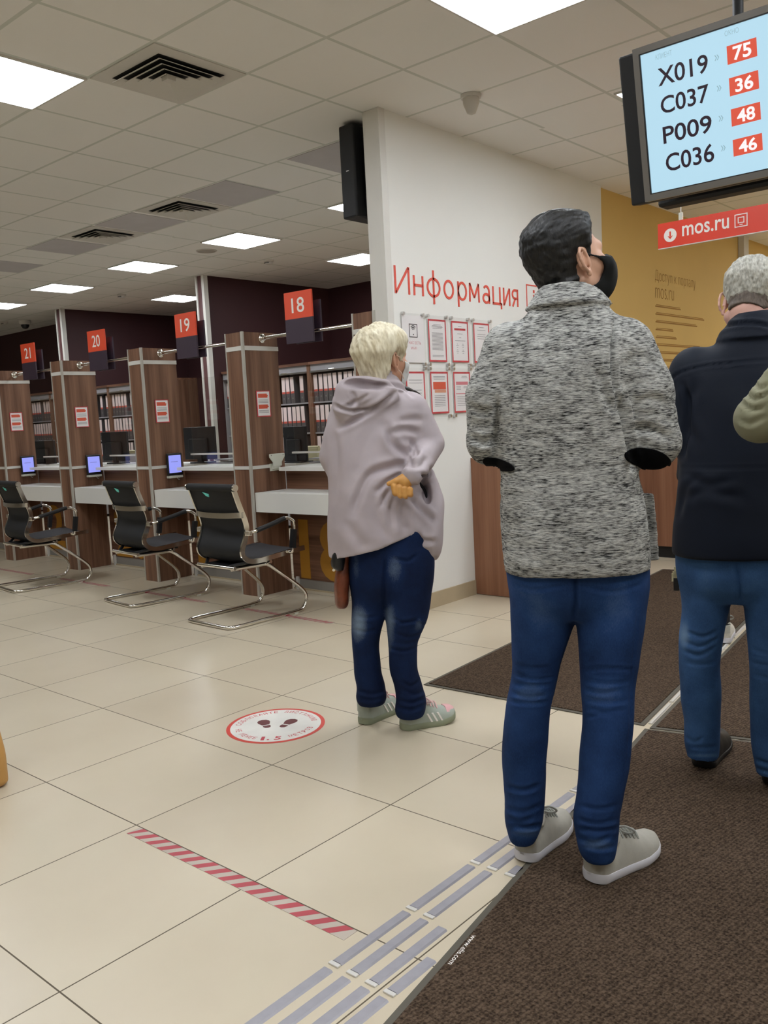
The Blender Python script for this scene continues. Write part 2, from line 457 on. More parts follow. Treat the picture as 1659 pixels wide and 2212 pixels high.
for x, y in ((-6.72, 2.115), (-2.2, 1.2), (-0.4, 1.2), (1.4, 1.2), (-0.4, 3.3), (1.4, 3.6), (-2.2, -0.8), (0.2, -0.8), (-0.4, 5.4), (1.4, 6.4),
             (-0.6, 7.5), (-0.4, 9.3), (-8.52, 2.115), (-2.5, 11.2), (-0.5, 11.4)):  # unseen panels at assumed spots, added to brighten the hall
    ceiling_light(x, y, 'square ceiling light outside the view, added to light the hall', group='added ceiling lights outside the view')

# ------------------------------------------------------------------ vents and grey panels
def vent(x0, x1, y0, y1, label):
    t = thing('ceiling_vent', label, 'vent', ((x0 + x1) / 2, (y0 + y1) / 2, CEIL), group='square ceiling vents')
    a, b = (x1 - x0) / 2, (y1 - y0) / 2
    box('plate', -a, a, -b, b, -0.006, -0.001, M_CEILWHITE, t)
    box('duct', -a * 0.72, a * 0.72, -b * 0.72, b * 0.72, -0.0075, -0.006, M_VENTDARK, t)
    for i, s in enumerate((0.72, 0.56, 0.40, 0.24)):
        m = MB(); o, q = s, s - 0.13
        # each blade ring is a sloped frame, its outer edge lower than its inner edge
        out = [(-a * o, -b * o), (a * o, -b * o), (a * o, b * o), (-a * o, b * o)]
        inn = [(-a * q, -b * q), (a * q, -b * q), (a * q, b * q), (-a * q, b * q)]
        zo, zi = -0.014 + 0.004, -0.030
        for j in range(4):
            l = (j + 1) % 4
            m.prism([(*out[j], zi), (*out[l], zi), (*inn[l], zo), (*inn[j], zo)], (0, 0, 0.003))
        m.build('blade', M_CEILWHITE, t)
    m = MB().box(-a * 0.09, a * 0.09, -b * 0.09, b * 0.09, -0.03, -0.008); m.build('core', M_CEILWHITE, t)
    return t
vent(-4.32, -3.73, 2.715, 3.30, 'largest ceiling vent, near the top left light')
vent(-6.66, -6.06, 4.515, 5.10, 'middle ceiling vent between two grey panels')
vent(-7.95, -7.36, 4.515, 5.10, 'smallest and farthest ceiling vent, nearest the left edge')
for x0, x1, lab in ((-4.73, -4.1, 'grey ceiling panel beside the black wall television'), (-6.035, -5.435, 'grey ceiling panel just right of the middle vent'),
                    (-7.33, -6.72, 'grey ceiling panel between the middle and the farthest vent'), (-8.65, -8.04, 'grey ceiling panel just left of the farthest vent'),
                    (-9.95, -9.35, 'grey ceiling panel cut off at the left edge')):
    o = box('ceiling_panel', x0, x1, 4.525, 5.09, CEIL - 0.004, CEIL - 0.0005, M_GREYTILE)
    tag(o, lab, 'ceiling panel', 'grey return-air panels')
def detector(x, y, lab):
    t = thing('smoke_detector', lab, 'smoke detector', (x, y, CEIL), group='smoke detectors')
    MB().lathe([(0.0, -0.001), (0.06, -0.001), (0.06, -0.014), (0.05, -0.02), (0.0, -0.02)], n=20).build('base', M_CEILWHITE, t, smooth=True)
    MB().lathe([(0.0, -0.02), (0.042, -0.02), (0.045, -0.035), (0.036, -0.05), (0.0, -0.055)], n=20).build('head', M_CEILWHITE, t, smooth=True)
    MB().box(-0.035, 0.035, -0.047, -0.03, -0.036, -0.03).build('slot', M_VENTDARK, t)
detector(-7.76, 7.03, 'white smoke detector in front of the maroon wall above sign 18')
detector(-10.83, 7.02, 'white smoke detector left of the maroon column, near the middle lights')
detector(-14.3, 7.0, 'white smoke detector at the left edge beside the dome camera')
t = thing('dome_camera', 'white dome security camera with dark lens at far left', 'camera', (-14.0, 7.2, CEIL))
MB().lathe([(0, -0.001), (0.09, -0.001), (0.09, -0.05), (0.07, -0.07), (0, -0.07)]).build('housing', M_CEILWHITE, t, smooth=True)
MB().lathe([(0.068, -0.07), (0.062, -0.10), (0.04, -0.13), (0.001, -0.14)]).build('dome', M_BLACKPL, t, smooth=True)
t = thing('ceiling_speaker', 'round grey loudspeaker set flush in the ceiling', 'speaker', (-7.72, 6.1, CEIL))
MB().lathe([(0, -0.001), (0.105, -0.001), (0.10, -0.008), (0, -0.008)], n=32).build('grille', plain('grey_speaker_grille', S(168, 160, 150), 0.8), t, smooth=True)
MB().lathe([(0.105, -0.001), (0.112, -0.001), (0.112, -0.006), (0.100, -0.009), (0.100, -0.001)], n=32).build('rim', M_CEILWHITE, t, smooth=True)
t = thing('motion_sensor', 'small grey motion sensor cone under the ceiling by the white wall', 'motion sensor', (-3.10, 4.51, CEIL))
MB().lathe([(0, -0.001), (0.062, -0.001), (0.06, -0.02), (0, -0.02)]).build('base', M_CEILWHITE, t, smooth=True)
MB().lathe([(0.05, -0.02), (0.048, -0.05), (0.026, -0.105), (0.001, -0.115)]).build('cone', plain('pale_grey_cone', S(190, 184, 172), 0.6), t, smooth=True)

# ------------------------------------------------------------------ black television on the hidden side of the white partition
t = thing('wall_television', 'black television seen edge-on, left of the white partition end', 'television', (-3.86, 4.72, 2.88))
box('casing', -0.105, 0.02, -0.46, 0.46, -0.29, 0.29, M_BLACKMAT, t, bevel=0.012)
box('screen', -0.112, -0.104, -0.445, 0.445, -0.275, 0.275, plain('dark_glass_screen', S(10, 11, 12), 0.12), t)
box('back_cover', 0.02, 0.06, -0.38, 0.38, -0.23, 0.22, M_BLACKPL, t, bevel=0.012)
box('mount', 0.06, 0.135, -0.15, 0.15, -0.1, 0.1, M_BLACKMAT, t)
MB().box(-0.052, -0.03, -0.463, -0.458, 0.0, 0.006).build('badge', M_STEEL, t)

# ------------------------------------------------------------------ wood pillars with their trims
def pillar(xr, label):
    t = thing('counter_pillar', label, 'pillar', (xr, 4.22, 0), group='wood pillars between the windows')
    box('post', -0.2 + 0.004, -0.004, 0.004, 0.345, 0, 1.978, M_WOODZ, t)
    MB().box(-0.02, 0.001, -0.001, 0.016, 0, 1.98).build('corner_trim', M_ALU, t)
    MB().box(-0.201, -0.19, -0.001, 0.012, 0, 1.98).build('corner_trim', M_ALU, t)
    m = MB()
    m.box(-0.19, -0.02, -0.001, 0.005, 1.845, 1.877).box(-0.005, 0.002, 0.016, 0.347, 1.845, 1.877)
    m.build('upper_band', M_TRIM, t)
    m = MB()
    m.box(-0.19, -0.02, -0.001, 0.005, 0.965, 0.99).box(-0.005, 0.002, 0.016, 0.24, 0.965, 0.99)
    m.build('lower_band', M_TRIM, t)
    return t
WIN = [(18, -5.0), (19, -6.3), (20, -7.6), (21, -8.9)]
pillar(-3.7, 'walnut pillar abutting the white partition behind the blonde woman')
pillar(-5.0, 'walnut pillar left of window 18, bearing an empty white bracket')
pillar(-6.3, 'walnut pillar left of window 19, behind the middle chair')
pillar(-7.6, 'walnut pillar left of window 20')
pillar(-8.9, 'walnut pillar at the left edge, left of window 21')

def notice(xr, n):
    t = thing('notice', 'red bordered paper notice on the pillar left of window %d' % n, 'notice', (xr, 4.385, 1.45), group='paper notices on the pillars')
    MB().box(0.0005, 0.002, -0.068, 0.068, -0.097, 0.097).build('border', M_REDPRINT, t)
    MB().box(0.002, 0.003, -0.060, 0.060, -0.090, 0.090).build('sheet', M_PAPER, t)
    m, m2 = MB(), MB()
    for z, w in ((0.070, 0.04), (0.060, 0.05), (0.050, 0.045)): m.box(0.003, 0.0034, -0.052, w * 0.9, z - 0.0051, z + 0.0051)
    for z, w in ((-0.012, 0.045), (-0.022, 0.052), (-0.032, 0.04)): m2.box(0.003, 0.0034, -0.052, w * 0.9, z - 0.0051, z + 0.0051)
    m.build('headline', M_ORANGEPRINT, t)
    m = m2
    m.build('headline', M_ORANGEPRINT, t)
    m = MB()
    for z in (0.028, 0.018, 0.008, -0.05, -0.058, -0.066):
        m.box(0.003, 0.0034, -0.05, 0.046, z - 0.0018, z + 0.0018)
    m.build('text_line', M_GREYPRINT, t)
for n, xr in WIN: notice(xr, n)

def bracket(t):
    prof = [(-0.078, 0.055), (0.078, 0.055), (0.078, 0.03), (0.045, -0.01), (0.045, -0.04), (-0.045, -0.04), (-0.045, -0.01), (-0.078, 0.03)]
    MB().prism([(0.03, y, z) for y, z in prof], (0.008, 0, 0)).build('plate', M_PALEPL, t, bevel=0.003)
    MB().box(0.0, 0.034, -0.03, 0.03, -0.06, -0.035).build('arm', M_PALEPL, t)
    MB().box(0.0, 0.006, -0.05, 0.05, -0.075, -0.02).build('wall_plate', M_PALEPL, t)
    m = MB()
    for y in (-0.06, 0.06): m.cyl((0.037, y, 0.043), (0.0395, y, 0.043), 0.004, 10)
    m.build('screw', M_GREYBEZEL, t)
t = thing('tablet_bracket', 'empty off-white tablet bracket on the pillar of window 18', 'bracket', (-5.0, 4.455, 1.015))
bracket(t)
def tablet(xr, n):
    t = thing('tablet', 'small tablet with lavender lit screen on the pillar of window %d' % n, 'tablet', (xr, 4.448, 0.982), group='feedback tablets')
    box('wall_arm', 0, 0.022, -0.04, 0.04, -0.06, 0.03, M_PALEPL, t)
    box('case', 0.02, 0.036, -0.078, 0.078, -0.085, 0.105, M_BLACKPL, t, bevel=0.006)
    box('screen', 0.036, 0.0372, -0.062, 0.062, -0.062, 0.088, M_TABLET, t)
    MB().box(0.0372, 0.0376, -0.04, 0.03, 0.03, 0.036).build('screen_text', M_TABLETTEXT, t)
    MB().box(0.0, 0.046, -0.07, 0.07, -0.106, -0.086).build('dock', M_PALEPL, t, bevel=0.004)
    MB().tube(smooth_path([(0.02, 0.02, -0.104), (0.03, 0.035, -0.125), (0.02, 0.05, -0.12), (0.01, 0.055, -0.105)], 5), 0.0025, 6).build('cable', M_STEEL, t, smooth=True)
for n, xr in WIN[1:]: tablet(xr, n)

# ------------------------------------------------------------------ rods and number signs
def rod(x0, x1, n):
    t = thing('sign_rod', 'chrome rod between pillars carrying the %d sign' % n, 'rod', (x0, 4.41, 1.935), group='chrome sign rods')
    MB().cyl((0, 0, 0), (x1 - x0, 0, 0), 0.0125, 16).build('bar', M_CHROME, t, smooth=True)
    for x, s in ((0, 1), (x1 - x0, -1)):
        MB().lathe([(0.0, 0), (0.032, 0), (0.034, 0.006 * s), (0.03, 0.011 * s), (0.018, 0.014 * s), (0.018, 0.03 * s), (0.0, 0.03 * s)], (x, 0, 0), 20, 'x').build('flange', M_CHROME, t, smooth=True)
def number_sign(n, cx, rz):
    t = thing('number_sign', 'orange sign with the white number %d above its dark lower half' % n, 'sign', (cx, 4.395, 2.04), math.radians(rz), 'window number signs')
    box('orange_board', -0.132, 0.132, -0.036, -0.022, -0.01, 0.178, M_ORANGE, t)
    box('dark_board', -0.132, 0.132, -0.036, -0.022, -0.18, -0.01, M_PLUM, t)
    box('back_board', -0.10, 0.15, 0.03, 0.044, -0.18, 0.11, M_PLUM, t)
    MB().box(-0.05, 0.06, -0.022, 0.03, -0.12, -0.09).build('clamp', M_BLACKPL, t)
    m = MB(); put_text(m, str(n), (-0.062, -0.0365, 0.03), (1, 0, 0), (0, 0, 1), 0.122, 0.105, 0.008)
    m.build('number', M_WHITEPRINT, t)
for i, (n, xr) in enumerate(WIN):
    rod(xr, xr + 1.1, n)
number_sign(18, -4.54, 3); number_sign(19, -5.86, 1); number_sign(20, -7.20, 3); number_sign(21, -8.48, 1)

# ------------------------------------------------------------------ service counters
def counter(n, x0, label=None):
    x1 = x0 + 1.1
    t = thing('service_counter', label or 'walnut and white service counter of window %d' % n, 'counter', (x0, 4.22, 0), group='service counters')
    W = 1.1
    box('desk_top', 0.002, W - 0.203 + 0.2, 0.022, 0.40, 0.77, 0.79, M_WHITE, t)
    box('desk_apron', 0.002, W - 0.003, 0.022, 0.04, 0.645, 0.77, M_WHITE, t)
    box('upper_panel', 0.002, W - 0.003, 0.348, 0.41, 0.79, 0.945, M_WOODX, t)
    box('upper_shelf', 0.047, W - 0.003, 0.235, 0.95, 0.938, 0.965, M_WHITE, t)
    box('lower_panel', 0.002, W - 0.003, 0.362, 0.40, 0.085, 0.77, M_WOODX, t)
    box('plinth', 0.002, W - 0.003, 0.366, 0.395, 0.012, 0.085, M_GREYMETAL, t)
    box('plinth_trim', 0.002, W - 0.003, 0.355, 0.396, 0.0, 0.012, M_BASE, t)
    box('foot', 0.04, 0.065, 0.346, 0.364, 0.0, 0.10, M_TRIM, t)
    if label: return
    m = MB(); put_text(m, str(n), (0.09, 0.3585, 0.088), (1, 0, 0), (0, 0, 1), 0.55, 0.47, 0.03, 0.003)
    m.build('painted_number', M_GOLD, t)
    t = thing('glass_screen', 'clear glass screen with white rail above the counter of window %d' % n, 'screen', (x0, 4.22, 0.966), group='glass counter screens')
    box('glass_pane', 0.03, W - 0.03, 0.430, 0.436, 0.0, 0.75, M_GLASS, t)
    box('glass_rail', 0.005, W - 0.005, 0.42, 0.446, 0.092, 0.106, M_TRIM, t)
for n, xr in WIN: counter(n, xr)
counter(22, -10.2, 'white topped service counter cut off by the left edge, beyond window 21')

# ------------------------------------------------------------------ staff side: monitors, chairs
def monitor(cx, y, w, h, z0, label):
    t = thing('computer_monitor', label, 'monitor', (cx, y, 0.965), group='staff monitors')
    box('back_shell', -w / 2, w / 2, -0.012, 0.012, z0 - 0.965, z0 - 0.965 + h, M_BLACKMAT, t, bevel=0.006)
    box('screen', -w / 2 + 0.012, w / 2 - 0.012, 0.012, 0.015, z0 - 0.95, z0 - 0.977 + h, MATS.get('dark_glass_screen'), t)
    box('bulge', -w * 0.3, w * 0.3, -0.035, -0.012, z0 - 0.965 + h * 0.2, z0 - 0.965 + h * 0.65, M_BLACKMAT, t, bevel=0.01)
    box('neck', -0.03, 0.03, -0.02, 0.01, 0.01, z0 - 0.965 + h * 0.4, M_BLACKMAT, t)
    box('base', -0.11, 0.11, -0.05, 0.09, 0.0, 0.012, M_BLACKMAT, t, bevel=0.004)
monitor(-5.30, 4.97, 0.27, 0.29, 0.975, 'narrow black monitor back behind the glass of window 18')
monitor(-6.585, 4.97, 0.46, 0.30, 1.0, 'wide black monitor back behind the glass of window 19')
monitor(-8.01, 4.97, 0.47, 0.30, 0.995, 'black monitor back behind the glass of window 20')
monitor(-9.50, 4.97, 0.5, 0.26, 0.975, 'black monitor back behind the glass of window 21')
def staff_chair(x, y, label, h=1.062):
    t = thing('office_chair', label, 'chair', (x, y, 0), group='cream staff chairs')
    box('backrest', -0.105, 0.105, -0.03, 0.02, 0.60, h, M_CREAM, t, bevel=0.015)
    MB().cyl((-0.105, -0.012, h), (0.105, -0.012, h), 0.014, 12).build('back_roll', M_CREAM, t, smooth=True)
    box('seat', -0.22, 0.22, -0.02, 0.44, 0.43, 0.49, M_CREAM, t, bevel=0.02)
    box('back_bar', -0.03, 0.03, -0.045, -0.01, 0.46, 0.75, M_STEEL, t)
    MB().cyl((0, 0.2, 0.09), (0, 0.2, 0.44), 0.025, 12).build('column', M_STEEL, t, smooth=True)
    m = MB()
    for q in range(5):
        a = q * 2 * math.pi / 5; m.tube([(0, 0.2, 0.10), (0.27 * math.cos(a), 0.2 + 0.27 * math.sin(a), 0.06)], [0.02, 0.012], 8)
    m.build('star_base', M_STEEL, t, smooth=True)
    for q in range(5):
        a = q * 2 * math.pi / 5
        MB().cyl((0.27 * math.cos(a) - 0.01, 0.2 + 0.27 * math.sin(a), 0.027), (0.27 * math.cos(a) + 0.01, 0.2 + 0.27 * math.sin(a), 0.027), 0.027, 12).build('castor', M_BLACKPL, t, smooth=True)
staff_chair(-5.76, 5.6, 'cream chair back showing beside the monitor at window 18')
staff_chair(-8.62, 5.6, 'cream chair back showing beside the monitor at window 20')
# things on the upper shelves
t = thing('document_tray', 'grey document tray on the shelf right of the monitor at window 18', 'tray', (-4.93, 4.98, 0.965))
for z in (0.0, 0.03): MB().box(-0.13, 0.13, -0.1, 0.1, z, z + 0.012).build('shelf', M_CABSIDE, t)
MB().box(-0.1, 0.1, -0.08, 0.08, 0.012, 0.02).build('paper_stack', M_PAPER, t)
t = thing('document_tray', 'grey document tray on the shelf between column and pillar at window 19', 'tray', (-6.16, 4.98, 0.965))
for z in (0.0, 0.03): MB().box(-0.11, 0.11, -0.1, 0.1, z, z + 0.012).build('shelf', M_CABSIDE, t)
o = MB().prism([(-9.40, 4.72, 0.966), (-9.15, 4.70, 0.966), (-9.15, 4.84, 0.966), (-9.36, 4.86, 0.972)], (0, 0, 0.004)).build('paper_sheet', M_GREYMETAL)
tag(o, 'grey folder lying on the shelf below the monitor at window 21', 'folder')
o.name = 'document_folder'
# ------------------------------------------------------------------ filing cabinets and binders
GAPS = [(462, 492), (600, 775), (210, 284), (64, 120), (386, 470)]
def in_gap(p):
    q = to_photo(np.array(p)); return any(a < q[0] < b for a, b in GAPS)
binder_proto = {}
def binder(x, y, z, lean, label, group, w=0.066):
    if 'p' not in binder_proto:
        t = thing('ring_binder', label, 'binder', (x, y, z), group=group)
        MB().box(-0.033, 0.033, 0, 0.28, 0, 0.318).build('cover', M_BINDER, t)
        MB().box(-0.029, 0.029, -0.001, 0.0, 0.135, 0.312).build('spine_label', M_BINDLABEL, t)
        MB().box(-0.029, 0.029, -0.0014, -0.001, 0.118, 0.142).build('red_band', M_REDBAND, t)
        MB().cyl((0, -0.002, 0.06), (0, 0.0, 0.06), 0.010, 12).build('finger_ring', M_GREYBEZEL, t)
        binder_proto['p'] = t
    else:
        t = dup(binder_proto['p'])
    t.location = (x, y, z); t.rotation_euler = (0, lean, 0); t['label'] = label; t['group'] = group
    return t
def cabinet(x0, w, y, where, first):
    H = 1.985
    t = thing('filing_cabinet', 'walnut edged filing cabinet %s' % where, 'cabinet', (x0, y, 0), group='filing cabinets')
    box('top_board', 0, w, -0.02, 0.42, H - 0.03, H, M_WOODX, t)
    box('side_panel', 0, 0.018, 0, 0.42, 0.0, H - 0.03, M_CABSIDE if first else M_WOODZ, t)
    box('side_panel', w - 0.045, w, 0, 0.42, 0.0, H - 0.03, M_WOODZ, t)
    box('back_panel', 0.018, w - 0.045, 0.40, 0.42, 0, H - 0.03, plain('dark_cabinet_back', S(52, 40, 38), 0.7) if 'dark_cabinet_back' not in MATS else MATS['dark_cabinet_back'], t)
    box('shutter_box', 0.018, w - 0.045, 0.0, 0.06, H - 0.105, H - 0.03, M_CABSIDE, t)
    box('shutter_bar', 0.018, w - 0.045, -0.016, 0.0, H - 0.125, H - 0.105, M_STEEL, t)
    MB().box(w * 0.42, w * 0.54, -0.03, -0.016, H - 0.112, H - 0.098).build('handle', M_CHROME, t, bevel=0.004)
    box('shelf', 0.018, w - 0.045, 0.02, 0.40, 1.505, 1.522, M_CABSIDE, t)
    box('shelf', 0.018, w - 0.045, 0.02, 0.40, 1.15, 1.167, M_CABSIDE, t)
    box('shelf', 0.018, w - 0.045, 0.02, 0.40, 0.79, 0.807, M_CABSIDE, t)
    box('lower_door', 0.018, w - 0.045, 0.0, 0.02, 0.04, 0.79, M_CABSIDE, t)
    names = {1.522: 'top', 1.167: 'middle', 0.807: 'lower'}
    for z in (1.522, 1.167, 0.807):
        k = int((w - 0.08) / 0.079)
        for i in range(k):
            x = x0 + 0.062 + i * 0.079
            if not in_gap((x, y, z + 0.2)): continue
            if random.random() < 0.06: continue
            lean = random.choice((0, 0, 0, 0.03, -0.03))
            binder(x, y + 0.03, z + (0.001 if lean == 0 else 0.002), lean, 'binder, %s shelf, cabinet %s' % (names[z], where),
                   'binders on the %s shelf of the cabinet %s' % (names[z], where))
cabinet(-8.965, 0.80, 7.2, 'next to the maroon column, left of pillar 18', True)
cabinet(-8.16, 0.79, 7.2, 'seen just right of pillar 18', False)
cabinet(-7.365, 0.80, 7.2, 'behind the blonde woman at window 18', False)
cabinet(-12.47, 0.80, 7.2, 'left of the divider at window 20', True)
cabinet(-11.665, 0.80, 7.2, 'right of the divider at window 20', False)
cabinet(-10.86, 0.80, 7.2, 'beside pillar 19', False)
cabinet(-15.0, 0.80, 7.2, 'nearest the left edge at window 21', True)
cabinet(-14.195, 0.80, 7.2, 'beside pillar 20 at window 21', False)
cabinet(-13.39, 0.77, 7.2, 'left of the far maroon column', False)

# ------------------------------------------------------------------ visitor chairs
def visitor_chair():
    t = thing('visitor_chair', 'black mesh cantilever chair', 'chair')
    prof = smooth_path([(-0.20, 0.905), (-0.165, 0.80), (-0.115, 0.66), (-0.125, 0.58), (-0.160, 0.50), (-0.150, 0.45), (-0.10, 0.418), (-0.02, 0.412), (0.15, 0.425), (0.37, 0.44)], 6)
    for s in (-1, 1):
        MB().tube([(s * 0.236, y, z) for y, z in prof], 0, flat=(0.016, 0.007), up=(0, 1, 0.2)).build('side_rail', M_CHROME, t)
    # mesh sling, back then seat
    def sling(pts, name, mat, off):
        m = MB(); P = np.array(pts)
        T = np.gradient(P, axis=0); T /= np.linalg.norm(T, axis=1)[:, None]; N = np.stack([-T[:, 1], T[:, 0]], 1)
        rs = []
        for (y, z), (ny, nz) in zip(P, N):
            ring = []
            for j, x in enumerate(np.linspace(-0.228, 0.228, 9)):
                sag = -0.012 * (1 - (x / 0.228) ** 2)
                ring.append((x, y + ny * (sag + 0.006), z + nz * (sag + 0.006)))
            for x in np.linspace(0.228, -0.228, 9):
                sag = -0.012 * (1 - (x / 0.228) ** 2)
                ring.append((x, y + ny * (sag - 0.006), z + nz * (sag - 0.006)))
            rs.append(ring)
        return m.rings(rs).build(name, mat, t, smooth=True)
    k = next(i for i, p in enumerate(prof) if p[1] < 0.42)
    sling(prof[:k + 1], 'backrest', M_BLACKMESH, 0)
    sling(prof[k:], 'seat', M_SEAT, 0)
    MB().cyl((-0.245, -0.20, 0.905), (0.245, -0.20, 0.905), 0.024, 18).build('head_roll', M_BLACKMESH, t, smooth=True)
    for s in (-1, 1):
        MB().cyl((s * 0.245, -0.20, 0.905), (s * 0.262, -0.20, 0.905), 0.022, 16).build('end_cap', M_CHROME, t, smooth=True)
    MB().tube(smooth_path([(-0.25, -0.135, 0.725), (-0.22, -0.165, 0.725), (-0.1, -0.19, 0.72), (0.1, -0.19, 0.72), (0.22, -0.165, 0.725), (0.25, -0.135, 0.725)], 6), 0, flat=(0.018, 0.006), up=(0, 0, 1)).build('back_brace', M_CHROME, t)
    MB().prism([(-0.085, -0.196, 0.874), (-0.02, -0.196, 0.862), (-0.026, -0.190, 0.842), (-0.05, -0.192, 0.848)], (0, -0.014, 0)).build('tag', M_TEAL, t)
    for s in (-1, 1):
        x = s * 0.272
        path = smooth_path([(s * 0.245, -0.12, 0.605), (x, -0.06, 0.617), (x, 0.08, 0.645), (x, 0.18, 0.667), (x, 0.235, 0.655), (x, 0.262, 0.61), (x, 0.235, 0.45), (s * 0.25, 0.225, 0.433)], 6)
        arm = MB().tube(path, 0.011, 12).build('armrest', M_CHROME, t, smooth=True)
        pad = [p for p in path if -0.07 < p[1] < 0.19 and p[2] > 0.6]
        MB().tube(pad[:-6] if len(pad) > 14 else pad, 0.0165, 12).build('arm_pad', M_BLACKPL, arm, smooth=True)
        MB().tube([(x, 0.255, 0.585), (x, 0.235, 0.46)], 0, flat=(0.016, 0.016), up=(1, 0, 0)).build('arm_sleeve', M_BLACKPL, arm)
        MB().box(min(s * 0.235, s * 0.285), max(s * 0.235, s * 0.285), -0.135, -0.105, 0.59, 0.622).build('arm_clamp', M_CHROME, arm, bevel=0.006)
    # cantilever tube
    L = [(-0.16, -0.20, 0.372), (-0.165, 0.02, 0.368), (-0.172, 0.09, 0.362), (-0.19, 0.16, 0.31), (-0.225, 0.33, 0.165), (-0.235, 0.365, 0.09), (-0.235, 0.335, 0.03), (-0.235, 0.27, 0.0135), (-0.235, 0.0, 0.013), (-0.235, -0.24, 0.013), (-0.215, -0.285, 0.013), (-0.17, -0.30, 0.013)]
    full = L + [(-x, y, z) for x, y, z in L[::-1]]
    MB().tube(smooth_path(full, 6), 0.0125, 14).build('cantilever_tube', M_CHROME, t, smooth=True)
    box('under_plate', -0.15, 0.15, -0.19, 0.16, 0.378, 0.392, M_BLACKPL, t)
    for y in (-0.2, 0.1):
        MB().cyl((-0.2, y, 0.382), (0.2, y, 0.382), 0.012, 12).build('cross_bar', M_CHROME, t, smooth=True)
    for s in (-1, 1):
        MB().tube([(s * 0.12, -0.19, 0.385), (s * 0.225, -0.10, 0.415)], 0.012, 8).build('seat_bracket', M_BLACKPL, t)
        MB().box(s * 0.235 - 0.012, s * 0.235 + 0.012, 0.24, 0.275, 0.0, 0.008).build('foot_pad', M_PALEPL, t)
    return t
vc = visitor_chair()
for i, (x, y, rz, lab) in enumerate(((-4.575, 3.715, -1.5, 'black mesh cantilever chair at window 18, nearest of the three'),
                                     (-5.765, 3.80, -6.0, 'black mesh cantilever chair at window 19, middle of the three'),
                                     (-7.24, 3.64, -6.0, 'black mesh cantilever chair at window 20, cut by the left edge'))):
    c = vc if i == 0 else dup(vc)
    c.location = (x, y, 0); c.rotation_euler = (0, 0, math.radians(rz)); c['label'] = lab; c['group'] = 'visitor chairs at the windows'

# ------------------------------------------------------------------ floor markings
def tape(x0, x1, y, h, n, label, slant=0.05, rz=0.0):
    t = thing('hazard_tape', label, 'floor tape', ((x0 + x1) / 2, y, 0), rz, 'striped tapes on the floor')
    L = x1 - x0
    MB().box(-L / 2, L / 2, -h / 2, h / 2, 0.0003, 0.0009).build('strip', plain('pale_tape', S(186, 174, 160), 0.5) if 'pale_tape' not in MATS else MATS['pale_tape'], t)
    m = MB(); p = L / n
    for i in range(n):
        a = -L / 2 + i * p; s = p * slant
        x = [a + s, a + s + p * 0.5, a - s + p * 0.5, a - s]
        x = [min(max(q, -L / 2), L / 2) for q in x]
        m.poly([(x[3], -h / 2, 0.0011), (x[2], -h / 2, 0.0011), (x[1], h / 2, 0.0011), (x[0], h / 2, 0.0011)])
    m.build('red_stripe', plain('red_tape_stripe', S(176, 70, 78), 0.5) if 'red_tape_stripe' not in MATS else MATS['red_tape_stripe'], t)
tape(-2.452, -1.475, 1.469, 0.050, 16, 'red and white striped tape in the foreground leading to the metal strips', 0.33)
tape(-4.78, -3.90, 3.886, 0.048, 18, 'short striped tape in front of window 18', 0.33)
tape(-6.03, -5.22, 3.895, 0.048, 18, 'short striped tape in front of window 19', 0.33)
tape(-7.35, -6.55, 3.89, 0.048, 18, 'short striped tape in front of window 20', 0.33)
tape(-8.65, -7.84, 3.875, 0.048, 18, 'short striped tape in front of window 21', 0.33)

# round distance sticker
cx, cy, RR = -2.795, 2.402, 0.213
upd = np.array([-0.62, 0.78]); upd = upd / np.linalg.norm(upd); rtd = np.array([upd[1], -upd[0]])
U = np.array([*upd, 0.0]); Rt = np.array([*rtd, 0.0])
t = thing('floor_sticker', 'round white distance sticker with red rim and footprints on the tiles', 'sticker', (cx, cy, 0))
def disc(r, z, n=72): return [(r * math.cos(2 * math.pi * i / n), r * math.sin(2 * math.pi * i / n), z) for i in range(n)]
MB().prism(disc(RR, 0.0003), (0, 0, 0.0006)).build('red_rim', plain('sticker_red', S(206, 70, 58), 0.45), t)
MB().prism(disc(RR - 0.017, 0.0009), (0, 0, 0.0003)).build('white_disc', plain('sticker_white', S(226, 224, 216), 0.4), t)
m = MB()
def arc_text(s, r, a0, a1, h, inner):
    n = len(s)
    for i, c in enumerate(s):
        if c == ' ': continue
        a = math.radians(a0 + (a1 - a0) * (i + 0.5) / n)
        out = Rt * math.cos(a) + U * math.sin(a); tang = np.cross([0, 0, 1], out)
        if inner: rr, up = -tang, out
        else: rr, up = tang, -out
        w = abs(math.radians(a1 - a0)) * r / n * 0.72
        p = out * r - rr * w / 2 - up * h / 2
        put_text(m, c, (*(p[:2]), 0.0014), rr, up, w if c not in '1.,' else w * 0.5, h if c not in '.,' else h * 0.25, 0.012)
arc_text('СОБЛЮДАЙТЕ ДИСТАНЦИЮ', RR - 0.045, 178, 12, 0.026, True)
arc_text('НЕ МЕНЕЕ', RR - 0.052, 192, 250, 0.026, False)
arc_text('МЕТРОВ', RR - 0.052, 298, 348, 0.026, False)
for c, off in (('1', -0.022), ('.', 0.004), ('5', 0.034)):
    p = -U * (RR - 0.036) + Rt * (off - 0.014)
    put_text(m, c, (*(p[:2]), 0.0014), Rt, U, {'1': 0.015, '.': 0.011, '5': 0.028}[c], 0.042 if c != '.' else 0.011, 0.02)
m.build('lettering', plain('sticker_lettering', S(196, 74, 84), 0.5), t)
m = MB()
